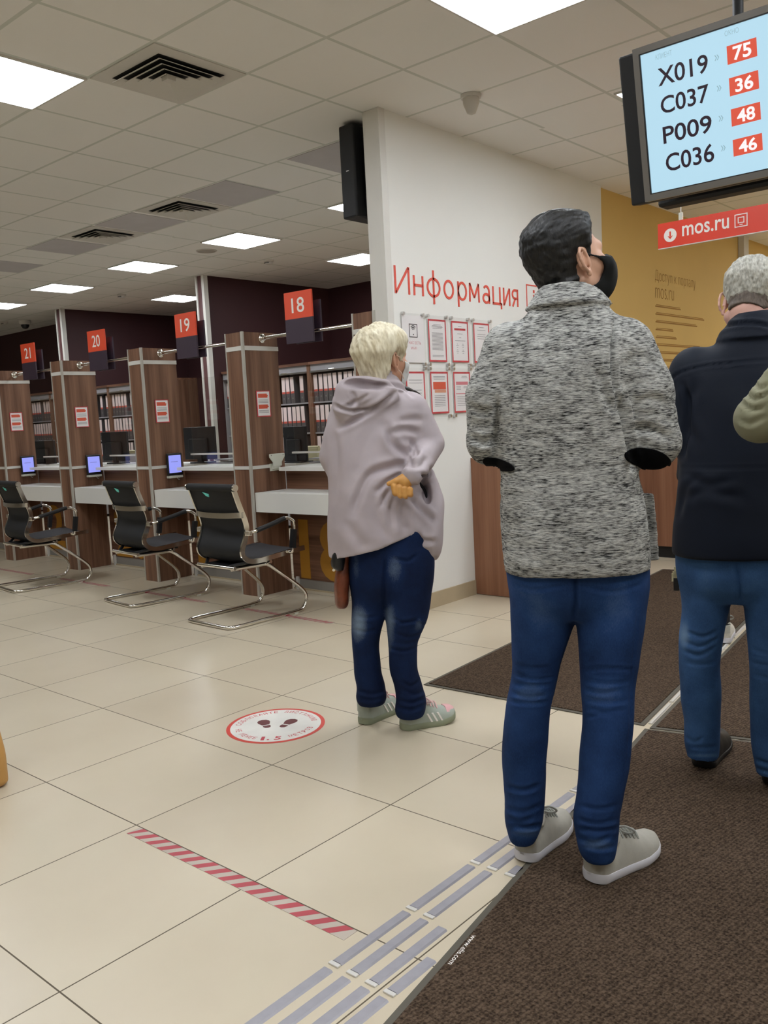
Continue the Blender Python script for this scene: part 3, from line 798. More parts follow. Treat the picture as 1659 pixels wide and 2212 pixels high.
for s in (-1, 1):
    a = s * 0.42 * -1
    ax = U * math.cos(a) + Rt * math.sin(-a); bx = np.cross(ax, [0, 0, 1])
    c0 = Rt * (0.048 * s) + U * 0.012
    sole = [(0.0, 0.062), (0.018, 0.056), (0.027, 0.04), (0.027, 0.022), (0.021, 0.006), (0.016, -0.008), (-0.016, -0.008), (-0.021, 0.006), (-0.027, 0.022), (-0.027, 0.04), (-0.018, 0.056)]
    heel = [(0.016, -0.016), (0.017, -0.03), (0.012, -0.043), (0.0, -0.048), (-0.012, -0.043), (-0.017, -0.03), (-0.016, -0.016)]
    for pl in (sole, heel):
        m.poly([tuple((c0 + bx * x + ax * y)[:2]) + (0.0014,) for x, y in pl])
m.build('footprints', plain('sticker_footprint', S(104, 52, 52), 0.5), t)

# metal tactile strips
tac = None; idx = 0
COLS = [(-1.425, 'outermost'), (-1.366, 'second'), (-1.306, 'third'), (-1.250, 'innermost')]
for ci, (x, nm) in enumerate(COLS):
    for r in range(6):
        y0 = 0.765 + 0.294 * r
        if ci == 2 and r > 2 and r != 4: continue
        if ci == 3 and r > 2: continue
        L = 0.278
        if ci == 2 and r == 4: L = 0.06
        if ci == 3 and r == 2: L = 0.16
        lab = 'zinc guide strip, %s from the front in the %s row' % (['first', 'second', 'third', 'fourth', 'fifth', 'sixth'][r], nm)
        t = thing('tactile_strip', lab, 'tactile strip', (x, y0, 0), 0, 'metal guide strips on the floor')
        m = MB().prism([(-0.0165, 0.014, 0), (0.0165, 0.014, 0), (0.012, 0.014, 0.004), (-0.012, 0.014, 0.004)], (0, L - 0.014, 0)); m.build('bar', M_TAC, t)
        MB().box(-0.016, 0.016, 0.0, 0.012, 0, 0.0045).build('end_piece', M_TACEND, t, bevel=0.001)
for r, y0 in ((6, 2.529),):
    for ci, (x, nm) in enumerate(COLS[:1]):
        t = thing('tactile_strip', 'raised zinc guide strip farthest back, behind the grey jacket man', 'tactile strip', (x, y0, 0), 0, 'metal guide strips on the floor')
        MB().prism([(-0.0165, 0.014, 0), (0.0165, 0.014, 0), (0.012, 0.014, 0.004), (-0.012, 0.014, 0.004)], (0, 0.26, 0)).build('bar', M_TAC, t)
        MB().box(-0.016, 0.016, 0.0, 0.012, 0, 0.0045).build('end_piece', M_TACEND, t, bevel=0.001)

# ------------------------------------------------------------------ floor mats
def floor_mat_obj(pts, label, z=0.0):
    t = thing('floor_mat', label, 'mat', (pts[0][0], pts[0][1], 0), group='brown entrance mats')
    P = [(x - pts[0][0], y - pts[0][1]) for x, y in pts]
    C = np.mean(P, 0)
    MB().prism([(x, y, 0.0005 + z) for x, y in P], (0, 0, 0.0035)).build('edging', M_RUBBER, t)
    inn = []
    n = len(P)
    for i in range(n):
        a, b, c = np.array(P[i - 1]), np.array(P[i]), np.array(P[(i + 1) % n])
        d1 = (b - a) / np.linalg.norm(b - a); d2 = (c - b) / np.linalg.norm(c - b)
        n1 = np.array([-d1[1], d1[0]]); n2 = np.array([-d2[1], d2[0]])
        if np.dot(C - b, n1 + n2) < 0: n1, n2 = -n1, -n2
        inn.append(b + (n1 + n2) / (1 + np.dot(n1, n2)) * 0.020)
    MB().prism([(x, y, 0.004 + z) for x, y in inn], (0, 0, 0.0035)).build('pile', M_MAT, t)
    return t
mt = floor_mat_obj([(-1.07, 0.42), (0.75, 0.74), (0.36, 3.62), (-1.475, 3.205)], 'large brown mat in the right foreground under the grey jacket man')
o = MB(); put_text(o, 'www.elis.com', (0, 0, 0.0082), np.array([0.145, -0.99, 0]), np.array([0.99, 0.145, 0]), 0.13, 0.014)
o.build('lettering', M_WHITEPRINT, mt, loc=(-0.152, 1.225, 0))
floor_mat_obj([(-2.597, 3.185), (-1.492, 3.235), (-1.892, 6.62), (-2.82, 6.5)], 'brown mat lying behind the tactile strips, left of the pale gap')
floor_mat_obj([(-1.462, 3.222), (0.345, 3.632), (-0.1, 7.1), (-1.868, 6.75)], 'brown mat under the navy jacket man, right of the pale gap')
for i in range(9):
    y = 3.27 + i * 0.296
    x = -1.478 - (y - 3.25) * 0.122
    t = thing('tactile_strip', 'pale guide strip between the two rear mats, %s from the front' % ['first', 'second', 'third', 'fourth', 'fifth', 'sixth', 'seventh', 'eighth', 'ninth'][i], 'tactile strip', (x, y, 0), math.atan(0.122), 'guide strips in the mat gap')
    MB().prism([(-0.008, 0.014, 0), (0.008, 0.014, 0), (0.006, 0.014, 0.006), (-0.006, 0.014, 0.006)], (0, 0.265, 0)).build('bar', M_TACEND, t)
    MB().box(-0.008, 0.008, 0.0, 0.012, 0, 0.0065).build('end_piece', M_TACEND, t, bevel=0.001)

# ------------------------------------------------------------------ information wall
Yv, Zv = np.array([0, 1, 0.0]), np.array([0, 0, 1.0])
t = thing('wall_lettering', 'red word lettering on the white wall above the poster holders', 'sign', (-3.6, 4.31, 2.08))
def ell_arc(cx, cz, rx, rz, a0=0, a1=360, n=28):
    return [(cx + rx * math.cos(math.radians(a0 + (a1 - a0) * i / n)), cz + rz * math.sin(math.radians(a0 + (a1 - a0) * i / n))) for i in range(n + 1)]
def ribbon(m, pts, w, T=0.004):
    # a flat stroke of width w laid along a polyline in the wall plane
    P = np.array(pts, float); closed = np.linalg.norm(P[0] - P[-1]) < 1e-6
    D = np.gradient(P, axis=0)
    if closed: D[0] = D[-1] = P[1] - P[-2]
    D /= np.linalg.norm(D, axis=1)[:, None] + 1e-9; N = np.stack([-D[:, 1], D[:, 0]], 1) * w / 2
    rs = [[(x, *(q + n)) for x, n in ((0.0005, nn), (T, nn), (T, -nn), (0.0005, -nn))] for q, nn in zip(P, N)]
    m.rings(rs)
SW_ = 0.0165
x_ = 0.128   # height of the small letters
LET = {
 'И': [[(0.008, 0.172), (0.008, 0.0)], [(0.144, 0.172), (0.144, 0.0)], [(0.010, 0.004), (0.142, 0.168)]],
 'н': [[(0.008, x_), (0.008, 0)], [(0.098, x_), (0.098, 0)], [(0.008, 0.066), (0.098, 0.066)]],
 'ф': [[(0.075, 0.176), (0.075, -0.044)], ell_arc(0.075, x_ / 2, 0.066, x_ / 2 - 0.007)],
 'о': [ell_arc(0.058, x_ / 2, 0.050, x_ / 2 - 0.007)],
 'р': [[(0.008, x_), (0.008, -0.044)], ell_arc(0.054, x_ / 2, 0.047, x_ / 2 - 0.007, 175, -175)],
 'м': [[(0.008, 0), (0.012, x_)], [(0.010, x_), (0.064, 0.03)], [(0.064, 0.03), (0.118, x_)], [(0.116, x_), (0.122, 0)]],
 'а': [[(0.086, 0.0), (0.086, 0.085)] + ell_arc(0.050, 0.082, 0.036, 0.039, 5, 140, 10), ell_arc(0.048, 0.036, 0.038, 0.030)],
 'ц': [[(0.008, x_), (0.008, 0.007)], [(0.096, x_), (0.096, 0.007)], [(0.0, 0.007), (0.118, 0.007)], [(0.112, 0.012), (0.112, -0.030)]],
 'и': [[(0.008, x_), (0.008, 0)], [(0.086, x_), (0.086, 0)], [(0.010, 0.004), (0.084, 0.124)]],
 'я': [[(0.080, x_), (0.080, 0)], [(0.080, x_ - 0.008), (0.040, x_ - 0.008)] + ell_arc(0.040, 0.090, 0.030, 0.030, 90, 270, 12) + [(0.080, 0.060)], [(0.048, 0.060), (0.010, 0)]]}
for c, y0 in zip('Информация', [4.311, 4.500, 4.640, 4.825, 4.985, 5.120, 5.285, 5.415, 5.555, 5.672]):
    m = MB()
    for st_ in LET[c]:
        ribbon(m, [(y0 - 4.31 + u, v) for u, v in st_], SW_)
    m.build('letter', M_REDLETTER, t)
m = MB()
def frame_yz(m, x, y0, y1, z0, z1, w, d=0.001):
    m.box(x, x + d, y0, y1, z0, z0 + w); m.box(x, x + d, y0, y1, z1 - w, z1)
    m.box(x, x + d, y0, y0 + w, z0 + w, z1 - w); m.box(x, x + d, y1 - w, y1, z0 + w, z1 - w)
t = thing('wall_pictogram', 'red outlined square pictogram after the red word on the wall', 'sign', (-3.6, 5.97, 2.17))
frame_yz(m, 0.0005, -0.09, 0.13, -0.1, 0.09, 0.009, 0.003); m.build('outline', M_REDLETTER, t)
m = MB(); m.box(0.0005, 0.003, 0.008, 0.03, -0.06, 0.015); m.box(0.0005, 0.003, 0.008, 0.03, 0.03, 0.052); m.build('glyph', M_REDLETTER, t)

def holder(y0, y1, z0, z1, label, kind):
    t = thing('poster_holder', label, 'poster holder', (-3.6, (y0 + y1) / 2, (z0 + z1) / 2), group='acrylic poster holders')
    a, b = (y1 - y0) / 2, (z1 - z0) / 2
    box('acrylic_panel', 0.012, 0.015, -a + 0.004, a - 0.004, -b, b, M_ACRYL, t)
    for y in (-a + 0.022, a - 0.022):
        for z in (-b + 0.004, b - 0.004):
            MB().cyl((0, y, z), (0.022, y, z), 0.011, 14).build('standoff', M_STEEL, t, smooth=True)
    g = MB(); X = 0.0085
    sw, sh = 0.098, 0.140
    if kind == 'wifi':
        box('sheet', 0.006, 0.008, -0.112, 0.112, -0.150, 0.152, M_PAPER, t)
        m = MB(); frame_yz(m, X, -0.042, 0.042, 0.012, 0.098, 0.0045)
        for r in (0.012, 0.022, 0.032):
            for q in range(10):
                a0 = math.radians(45 + 90 * q / 10); a1 = math.radians(45 + 90 * (q + 1) / 10)
                pts = [(X + 0.0006, rr * math.cos(aa), 0.052 + rr * math.sin(aa)) for rr, aa in ((r, a0), (r + 0.005, a0), (r + 0.005, a1), (r, a1))]
                m.poly(pts)
        m.box(X, X + 0.0006, -0.004, 0.004, 0.026, 0.034)
        m.build('pictogram', M_DARKPRINT, t)
        m = MB(); put_text(m, 'У НАС ЕСТЬ', (X, -0.075, -0.032), Yv, Zv, 0.15, 0.019, 0.0); m.build('lettering', M_PINKPRINT, t); m = MB()
        put_text(m, 'Wi-Fi', (X, -0.032, -0.066), Yv, Zv, 0.062, 0.018, 0.0); m.build('lettering', M_PINKPRINT, t)
        return t
    box('sheet', 0.006, 0.008, -sw, sw, -sh, sh, M_PAPER, t)
    m = MB(); frame_yz(m, 0.0082, -sw, sw, -sh, sh, 0.012, 0.0005); m.build('red_border', M_REDPRINT, t)
    lines, red, orange, peach, pink = [], [], [], [], []
    if kind == 'text':
        lines = [(0.105, .04), (0.097, .055), (0.089, .06), (0.081, .05)] + [(0.05 - i * 0.0085, .06) for i in range(14)] + [(-0.098, .062), (-0.106, .062)]
    if kind == 'codes':
        lines = [(0.105, .02), (0.055, .03), (0.03, .012), (0.008, .06), (-0.118, .0)]
        red = [(0.078, 0.092, -0.065, 0.065)]
        for yy in (-0.035, 0.03):
            for zz in (-0.025, -0.065): lines.append((zz, .014, yy)); lines.append((zz - 0.012, .008, yy)); lines.append((zz + 0.01, .006, yy))
    if kind == 'plain': lines = [(0.11, .03), (0.09, .05), (0.06, .05), (0.045, .055), (0.03, .05)]
    if kind == 'head': lines = [(0.085, .07), (0.066, .07), (0.02, .06), (0.0, .06), (-0.02, .06)]
    if kind == 'orange':
        lines = [(0.108, .065), (0.099, .065), (0.09, .06)] + [(-0.02 - i * 0.0115, .06) for i in range(7)]
        orange = [(0.022, 0.072, -0.07, 0.07)]; peach = [(0.0, 0.02, -0.055, 0.07)]
    if kind == 'pink':
        lines = [(0.11, .03, .03), (0.1, .035, .03)] + [(0.04, .025, -.04), (0.03, .022, -.04), (0.02, .025, -.04), (0.04, .022, .04), (0.03, .025, .04)] + [(-0.03 - i * 0.012, .062) for i in range(6)]
        pink = [(0.052, 0.073, -0.07, 0.07), (-0.012, -0.007, -0.075, 0.075)]
    m = MB()
    for L in lines:
        c = L[2] if len(L) > 2 else 0.0
        if L[1] > 0: m.box(X, X + 0.0004, c - L[1], c + L[1], L[0] - 0.0015, L[0] + 0.0015)
    m.build('text_line', M_GREYPRINT, t)
    for lst, mt_, nm in ((red, M_REDPRINT, 'red_heading'), (orange, M_ORANGEPRINT, 'orange_block'), (peach, M_PEACHPRINT, 'peach_block'), (pink, M_PINKPRINT, 'pink_block')):
        if lst:
            m = MB()
            for z0_, z1_, a_, b_ in lst: m.box(X, X + 0.0004, a_, b_, z0_, z1_)
            m.build(nm, mt_, t)
    return t
holder(4.345, 4.592, 1.632, 1.960, 'poster holder with the white wireless internet sheet', 'wifi')
holder(4.600, 4.850, 1.632, 1.958, 'upper poster holder with red bordered page of dense text', 'text')
holder(4.862, 5.105, 1.632, 1.957, 'upper poster holder whose page has a red heading bar and four small marks', 'codes')
holder(5.115, 5.375, 1.632, 1.956, 'upper poster holder partly hidden by the grey jacket shoulder', 'plain')
holder(4.345, 4.592, 1.285, 1.612, 'lower poster holder beneath the wireless internet sheet, beside the blonde woman', 'head')
holder(4.600, 4.850, 1.285, 1.612, 'lower poster holder with an orange block on its page', 'orange')
holder(4.862, 5.105, 1.285, 1.612, 'lower poster holder with a pink bar, next to the grey sleeve', 'pink')

# faint lettering on the mustard wall
t = thing('wall_lettering', 'faint brown lettering on the mustard wall right of the black haired man', 'sign', (-3.63, 8.3, 2.0))
m = MB()
put_text(m, 'Доступ к порталу', (0.002, 0.0, 0.465), Yv, Zv, 1.02, 0.13, -0.02)
put_text(m, 'mos.ru', (0.002, 0.0, 0.325), Yv, Zv, 0.45, 0.10, -0.02)
for k_, w in enumerate((0.62, 1.25, 1.05, 0.42, 0.5, 1.15, 0.65, 0.8, 0.5, 0.42)):
    z = 0.24 - k_ * 0.075
    m.box(0.0005, 0.002, 0.0, w, z, z + 0.012); m.box(0.0005, 0.002, 0.02, w * 0.97, z + 0.018, z + 0.024)
m.build('lettering', M_BROWNPRINT, t)

# ------------------------------------------------------------------ sloping wood desks on the right
def sloping_desk(x0, x1, y0, y1, zh, zl, label):
    t = thing('sloping_desk', label, 'desk', (x0, y0, 0))
    L = x1 - x0
    MB().prism([(0, 0, 0.004), (L, 0, 0.004), (L, 0, zl), (0, 0, zh)], (0, 0.03, 0)).build('side_panel', M_WOODWARM, t)
    MB().prism([(0, y1 - y0 - 0.03, 0.004), (L, y1 - y0 - 0.03, 0.004), (L, y1 - y0 - 0.03, zl), (0, y1 - y0 - 0.03, zh)], (0, 0.03, 0)).build('side_panel', M_WOODWARM, t)
    MB().prism([(0.01, 0.03, zh - 0.03), (L - 0.01, 0.03, zl - 0.03), (L - 0.01, 0.03, zl - 0.01), (0.01, 0.03, zh - 0.01)], (0, y1 - y0 - 0.06, 0)).build('sloping_top', M_WOODWARM, t)
    box('front_panel', L - 0.06, L - 0.04, 0.03, y1 - y0 - 0.03, 0.08, zl - 0.02, M_WOODWARM, t)
    box('plinth', 0.03, L - 0.05, 0.03, y1 - y0 - 0.03, 0.0, 0.08, M_BLACKPL, t)
sloping_desk(-3.598, -3.06, 5.06, 6.35, 0.985, 0.815, 'warm wood desk with a sloping side panel against the white wall')
t = thing('reception_desk', 'warm wood desk front with dark plinth between the two men', 'desk', (-3.62, 7.0, 0))
box('front_panel', 0.0, 1.7, 0.0, 0.03, 0.10, 0.95, M_WOODWARM, t)
box('plinth', 0.02, 1.68, 0.03, 0.06, 0.0, 0.10, M_BLACKPL, t)
box('top', 0.0, 1.72, -0.02, 0.55, 0.95, 0.98, M_WOODWARM, t)
box('end_panel', 1.67, 1.7, 0.03, 0.52, 0.0, 0.95, M_WOODWARM, t)

# ------------------------------------------------------------------ queue screen, the monitor behind it, hanging sign
P0 = np.array([-1.513, 3.445, 2.138]); UPV = np.array([0, -0.085, 0.503]); SH = np.linalg.norm(UPV); UPV = UPV / SH
RTV = np.array([1.0, 0, 0]); NV = np.cross(RTV, UPV)      # towards the viewer
def scr(px, py):
    q = on_plane(px, py, P0, NV) - P0; return q @ RTV, q @ UPV
t = thing('queue_screen', 'large lit queue screen with ticket codes and orange window numbers', 'screen', tuple(P0))
SW = SH * 16 / 9
def slab(m, a, b, c, d, n0, n1):
    m.obox(RTV * (a + b) / 2 + UPV * (c + d) / 2 + NV * (n0 + n1) / 2, RTV * (b - a) / 2, UPV * (d - c) / 2, NV * (n1 - n0) / 2); return m
slab(MB(), 0, SW, 0, SH, -0.004, 0.0).build('display', M_SCREEN, t)
m = MB()
for q in ((-0.028, SW + 0.028, -0.028, -0.004), (-0.028, SW + 0.028, SH + 0.004, SH + 0.028), (-0.028, -0.004, -0.004, SH + 0.004), (SW + 0.004, SW + 0.028, -0.004, SH + 0.004)):
    slab(m, *q, -0.03, 0.008)
m.build('bezel', M_GREYBEZEL, t)
m = MB()
for q in ((-0.004, SW + 0.004, -0.004, 0.0), (-0.004, SW + 0.004, SH, SH + 0.004), (-0.004, 0.0, 0, SH), (SW, SW + 0.004, 0, SH)):
    slab(m, *q, -0.03, 0.006)
m.build('inner_rim', M_BLACKPL, t)
slab(MB(), -0.105, SW + 0.105, -0.03, SH + 0.026, -0.11, -0.03).build('casing', M_BLACKMAT, t, bevel=0.008)
rows = [('X019', (1424, 188), (1530, 170, 1424, 152), '75', (1573, 139, 1634, 120, 1568, 97)), ]
def put_on_screen(m, s, bl, br, tl, weight=0.0, z=0.0012):
    u0, v0 = scr(*bl); u1, v1 = scr(*br); u2, v2 = scr(*tl)
    put_text(m, s, RTV * u0 + UPV * v0 + NV * z, RTV, UPV, u1 - u0, v2 - v0, weight)
for s, bl, br, tl in (('X019', (1423, 188), (1531, 160), (1420, 149)), ('C037', (1429, 248), (1533, 223), (1425, 211)), ('P009', (1434, 312), (1539, 288), (1430, 275)), ('C036', (1440, 372), (1544, 350), (1436, 334))):
    dark = MB(); put_on_screen(dark, s, bl, br, tl, 0.012)
    dark.build('ticket_code', M_SCRDARK, t)
for s, bl, br, tl in (('75', (1572, 139), (1636, 120), (1568, 101)), ('36', (1577, 207), (1640, 190), (1573, 170)), ('48', (1581, 272), (1644, 257), (1577, 237)), ('46', (1585, 337), (1648, 323), (1581, 303))):
    u0, v0 = scr(*bl); u1, v1 = scr(*br); u2, v2 = scr(*tl)
    v0 = (v0 + v1) / 2 - 0.002
    org = slab(MB(), u0, u1, v0, v2, 0.0006, 0.0012).build('window_tile', M_SCRORANGE, t); wht = MB()
    w, h = u1 - u0, v2 - v0
    put_text(wht, s, RTV * (u0 + w * 0.2) + UPV * (v0 + h * 0.12) + NV * 0.002, RTV, UPV, w * 0.62, h * 0.76, 0.025)
    wht.build('window_number', M_SCRWHITE, org)
gry = MB()
put_on_screen(gry, 'КЛИЕНТ', (1417, 130), (1452, 121), (1416, 119), -0.01); put_on_screen(gry, 'ОКНО', (1566, 79), (1596, 71), (1565, 68), -0.01)
for bl, br, tl in (((1544, 132), (1554, 129), (1543, 120)), ((1549, 198), (1559, 195), (1548, 186)), ((1553, 263), (1563, 260), (1552, 251)), ((1558, 327), (1568, 324), (1557, 315))):
    put_on_screen(gry, '»', bl, br, tl, 0.0)
gry.build('small_lettering', M_SCRGREY, t)
MB().box(0.60, 0.68, -0.02, -0.012, -0.022, -0.012).build('badge', M_STEEL, t)
for x in (0.3, 0.62):
    MB().cyl((x, 0.12, SH * 0.5), (x, 0.12, CEIL - P0[2]), 0.02, 12).build('ceiling_pole', M_BLACKMAT, t, smooth=True)
t = thing('back_monitor', 'black monitor casing hanging behind the lit queue screen', 'screen', (-1.62, 3.80, 2.145))
box('casing', 0.0, 1.0, -0.06, 0.03, 0.0, 0.55, M_BLACKMAT, t, bevel=0.014)
box('back_ridge', 0.06, 0.94, -0.09, -0.06, 0.03, 0.50, M_BLACKPL, t, bevel=0.012)
box('screen', 0.03, 0.97, 0.03, 0.034, 0.03, 0.52, MATS['dark_glass_screen'], t)
MB().cyl((0.5, -0.02, 0.5), (0.5, -0.02, CEIL - 2.145), 0.02, 12).build('ceiling_pole', M_BLACKMAT, t, smooth=True)

YS = 5.4
t = thing('hanging_sign', 'red hanging sign board with white web address and round arrow', 'sign', (0, YS, 0))
a = on_y(1422, 485, YS); b = on_y(1424, 538, YS); x0, z1, z0 = a[0], a[2], b[2]
box('board', x0, x0 + 1.35, -0.008, 0.008, z0, z1, M_REDSIGN, t)
box('bottom_highlight', x0, x0 + 1.35, -0.009, 0.009, z0 - 0.005, z0, M_TRIM, t)  # pale strip standing in for the highlight along the board's lower edge
hh = z1 - z0
m = MB(); ccx, ccz, cr = on_y(1449, 507, YS)[0], z0 + hh * 0.47, hh * 0.27
m.poly([(ccx + cr * math.cos(2 * math.pi * i / 36), -0.0088, ccz + cr * math.sin(2 * math.pi * i / 36)) for i in range(36)])
m.build('white_disc', M_WHITEPRINT, t)
m = MB(); m.poly([(ccx - 0.005, -0.0095, ccz + cr * 0.55), (ccx + 0.005, -0.0095, ccz + cr * 0.55), (ccx + 0.005, -0.0095, ccz - cr * 0.2), (ccx - 0.005, -0.0095, ccz - cr * 0.2)])
m.poly([(ccx - cr * 0.45, -0.0095, ccz - cr * 0.05), (ccx, -0.0095, ccz - cr * 0.25), (ccx + cr * 0.45, -0.0095, ccz - cr * 0.05), (ccx, -0.0095, ccz - cr * 0.6)])
m.build('arrow', M_REDSIGN, t)
m = MB(); pa = on_y(1475, 516, YS); pb = on_y(1576, 497, YS)
put_text(m, 'mos.ru', (pa[0], -0.0088, z0 + hh * 0.33), (1, 0, 0), Zv, pb[0] - pa[0], hh * 0.42, 0.012); m.build('lettering', M_WHITEPRINT, t)
m = MB(); qa = on_y(1588, 495, YS)[0]; qb = on_y(1616, 490, YS)[0]
for (u0, u1, v0, v1) in ((0, 1, 0, .07), (0, 1, .93, 1), (0, .07, .07, .93), (.93, 1, .07, .93), (.25, .75, .30, .36), (.25, .75, .70, .76), (.25, .31, .36, .7), (.69, .75, .36, .7), (.38, .62, .16, .21)):
    m.box(qa + (qb - qa) * u0, qa + (qb - qa) * u1, -0.0095, -0.008, z0 + hh * (0.30 + 0.5 * v0), z0 + hh * (0.30 + 0.5 * v1))
m.build('pictogram', M_WHITEPRINT, t)
for x in (x0 + 0.145, x0 + 0.98):
    w = MB().cyl((x, 0, z1 + 0.04), (x, 0, CEIL), 0.0025, 6).build('wire', M_STEEL, t)
    MB().box(x - 0.012, x + 0.012, -0.006, 0.006, z1 - 0.012, z1 + 0.045).build('clip', M_PALEPL, w)
# ================================================================== PEOPLE
# organic forms: blended distance fields on a rectilinear grid, meshed with surface nets
def axis(lo, hi, h, fine=()):
    out = [lo]
    while out[-1] < hi:
        x = out[-1]; step = h
        for a, b, s in fine:
            if a - h <= x <= b: step = min(step, s)
        out.append(x + step)
    return np.array(out, np.float32)
class Field:
    def __init__(s, xs, ys, zs):
        s.xs, s.ys, s.zs = xs, ys, zs
        s.D = np.full((len(xs), len(ys), len(zs)), 1.0, np.float32)
    def _sl(s, lo, hi):
        out = []
        for ax, a, b in zip((s.xs, s.ys, s.zs), lo, hi):
            i = max(0, int(np.searchsorted(ax, a)) - 1); j = min(len(ax), int(np.searchsorted(ax, b)) + 1)
            out.append(slice(i, max(i, j)))
        return tuple(out)
    def _grid(s, sl):
        return s.xs[sl[0]][:, None, None], s.ys[sl[1]][None, :, None], s.zs[sl[2]][None, None, :]
    def add(s, prim, k=0.0):
        fn, lo, hi = prim; pad = 0.04 + k
        sl = s._sl(np.array(lo) - pad, np.array(hi) + pad)
        if any(q.stop <= q.start for q in sl): return s
        d = fn(*s._grid(sl)).astype(np.float32); D = s.D[sl]
        if k > 0:
            h = np.clip(0.5 + 0.5 * (D - d) / k, 0, 1)
            s.D[sl] = D * (1 - h) + d * h - k * h * (1 - h)
        else: s.D[sl] = np.minimum(D, d)
        return s
    def cut(s, prim, k=0.0):
        fn, lo, hi = prim; pad = 0.02 + k
        sl = s._sl(np.array(lo) - pad, np.array(hi) + pad)
        if any(q.stop <= q.start for q in sl): return s
        d = -fn(*s._grid(sl)).astype(np.float32); D = s.D[sl]
        if k > 0:
            h = np.clip(0.5 - 0.5 * (D - d) / k, 0, 1)
            s.D[sl] = D * (1 - h) + d * h + k * h * (1 - h)
        else: s.D[sl] = np.maximum(D, d)
        return s
    def mesh(s):
        D = s.D; xs, ys, zs = s.xs, s.ys, s.zs
        nx, ny, nz = D.shape; ins = D < 0
        cnt = np.zeros((nx - 1, ny - 1, nz - 1), np.uint8)
        for i in (0, 1):
            for j in (0, 1):
                for k in (0, 1):
                    cnt += ins[i:nx - 1 + i, j:ny - 1 + j, k:nz - 1 + k]
        act = np.argwhere((cnt > 0) & (cnt < 8))
        idx = np.full(cnt.shape, -1, np.int32); idx[tuple(act.T)] = np.arange(len(act))
        acc = np.zeros((len(act), 3)); n = np.zeros(len(act))
        I, J, K = act.T
        axs = (xs, ys, zs)
        for a in range(3):
            for b in (0, 1):
                for c in (0, 1):
                    o0 = [0, 0, 0]; o1 = [0, 0, 0]
                    q = [x for x in range(3) if x != a]
                    o0[q[0]] = o1[q[0]] = b; o0[q[1]] = o1[q[1]] = c; o1[a] = 1
                    p0 = (I + o0[0], J + o0[1], K + o0[2]); p1 = (I + o1[0], J + o1[1], K + o1[2])
                    d0, d1 = D[p0], D[p1]; m = (d0 < 0) != (d1 < 0)
                    t = np.where(m, d0 / np.where(m, d0 - d1, 1), 0)
                    P = np.stack([axs[x][p0[x]] + (axs[x][p1[x]] - axs[x][p0[x]]) * (t if x == a else 0) for x in range(3)], 1)
                    acc[m] += P[m]; n[m] += 1
        V = acc / np.maximum(n, 1)[:, None]
        Q = []
        for a in range(3):
            q = [x for x in range(3) if x != a]
            A = [slice(None)] * 3; B = [slice(None)] * 3
            A[a] = slice(0, -1); B[a] = slice(1, None)
            m = ins[tuple(A)] != ins[tuple(B)]
            e = np.argwhere(m); ok = (e[:, q[0]] > 0) & (e[:, q[1]] > 0) & (e[:, q[0]] < D.shape[q[0]] - 1) & (e[:, q[1]] < D.shape[q[1]] - 1)
            e = e[ok]
            def cell(db, dc):
                w = e.copy(); w[:, q[0]] += db; w[:, q[1]] += dc; return idx[tuple(w.T)]
            f = np.stack([cell(-1, -1), cell(0, -1), cell(0, 0), cell(-1, 0)], 1)
            pos = ins[tuple(A)][tuple(e.T)]
            flip = pos if a != 1 else ~pos
            f[~flip] = f[~flip][:, ::-1]
            Q.append(f)
        Q = np.concatenate(Q); Q = Q[(Q >= 0).all(1)]
        return V, Q
def relax(V, Q, it=2, lam=0.5):
    E = np.concatenate([Q[:, [0, 1]], Q[:, [1, 2]], Q[:, [2, 3]], Q[:, [3, 0]]])
    a = np.concatenate([E[:, 0], E[:, 1]]); b = np.concatenate([E[:, 1], E[:, 0]])
    n = np.maximum(np.bincount(a, minlength=len(V)), 1)[:, None]
    for k in range(it):
        A = np.stack([np.bincount(a, V[b, c], len(V)) for c in range(3)], 1) / n
        V = V + (A - V) * lam
    return V
def vnormals(V, Q):
    N = np.cross(V[Q[:, 2]] - V[Q[:, 0]], V[Q[:, 3]] - V[Q[:, 1]])
    out = np.zeros_like(V)
    for c in range(4):
        for x in range(3): out[:, x] += np.bincount(Q[:, c], N[:, x], len(V))
    return out / (np.linalg.norm(out, axis=1)[:, None] + 1e-12)

# ---- primitives: (function, low corner, high corner)
def P_ell(c, r, R=None):
    c = np.array(c, float); r = np.array(r, float)
    m = max(r) if R is not None else None
    def fn(X, Y, Z):
        x, y, z = X - c[0], Y - c[1], Z - c[2]
        if R is not None: x, y, z = (R[0][i] * x + R[1][i] * y + R[2][i] * z for i in range(3))
        k0 = np.sqrt((x / r[0]) ** 2 + (y / r[1]) ** 2 + (z / r[2]) ** 2)
        k1 = np.sqrt((x / r[0] ** 2) ** 2 + (y / r[1] ** 2) ** 2 + (z / r[2] ** 2) ** 2)
        return k0 * (k0 - 1) / (k1 + 1e-9)
    e = r if R is None else np.full(3, m)
    return fn, c - e, c + e
def P_cap(a, b, ra, rb=None, sq=None):
    """tapered capsule; sq squashes it along one direction (unit vector, factor)"""
    a = np.array(a, float); b = np.array(b, float); rb = ra if rb is None else rb
    d = b - a; L = max(d @ d, 1e-9)
    def fn(X, Y, Z):
        x, y, z = X - a[0], Y - a[1], Z - a[2]
        h = np.clip((x * d[0] + y * d[1] + z * d[2]) / L, 0, 1)
        x, y, z = x - d[0] * h, y - d[1] * h, z - d[2] * h
        if sq is not None:
            u, f = sq; w = (x * u[0] + y * u[1] + z * u[2]) * (1 / f - 1)
            x, y, z = x + u[0] * w, y + u[1] * w, z + u[2] * w
        return np.sqrt(x * x + y * y + z * z) - (ra + (rb - ra) * h)
    m = max(ra, rb)
    return fn, np.minimum(a, b) - m, np.maximum(a, b) + m
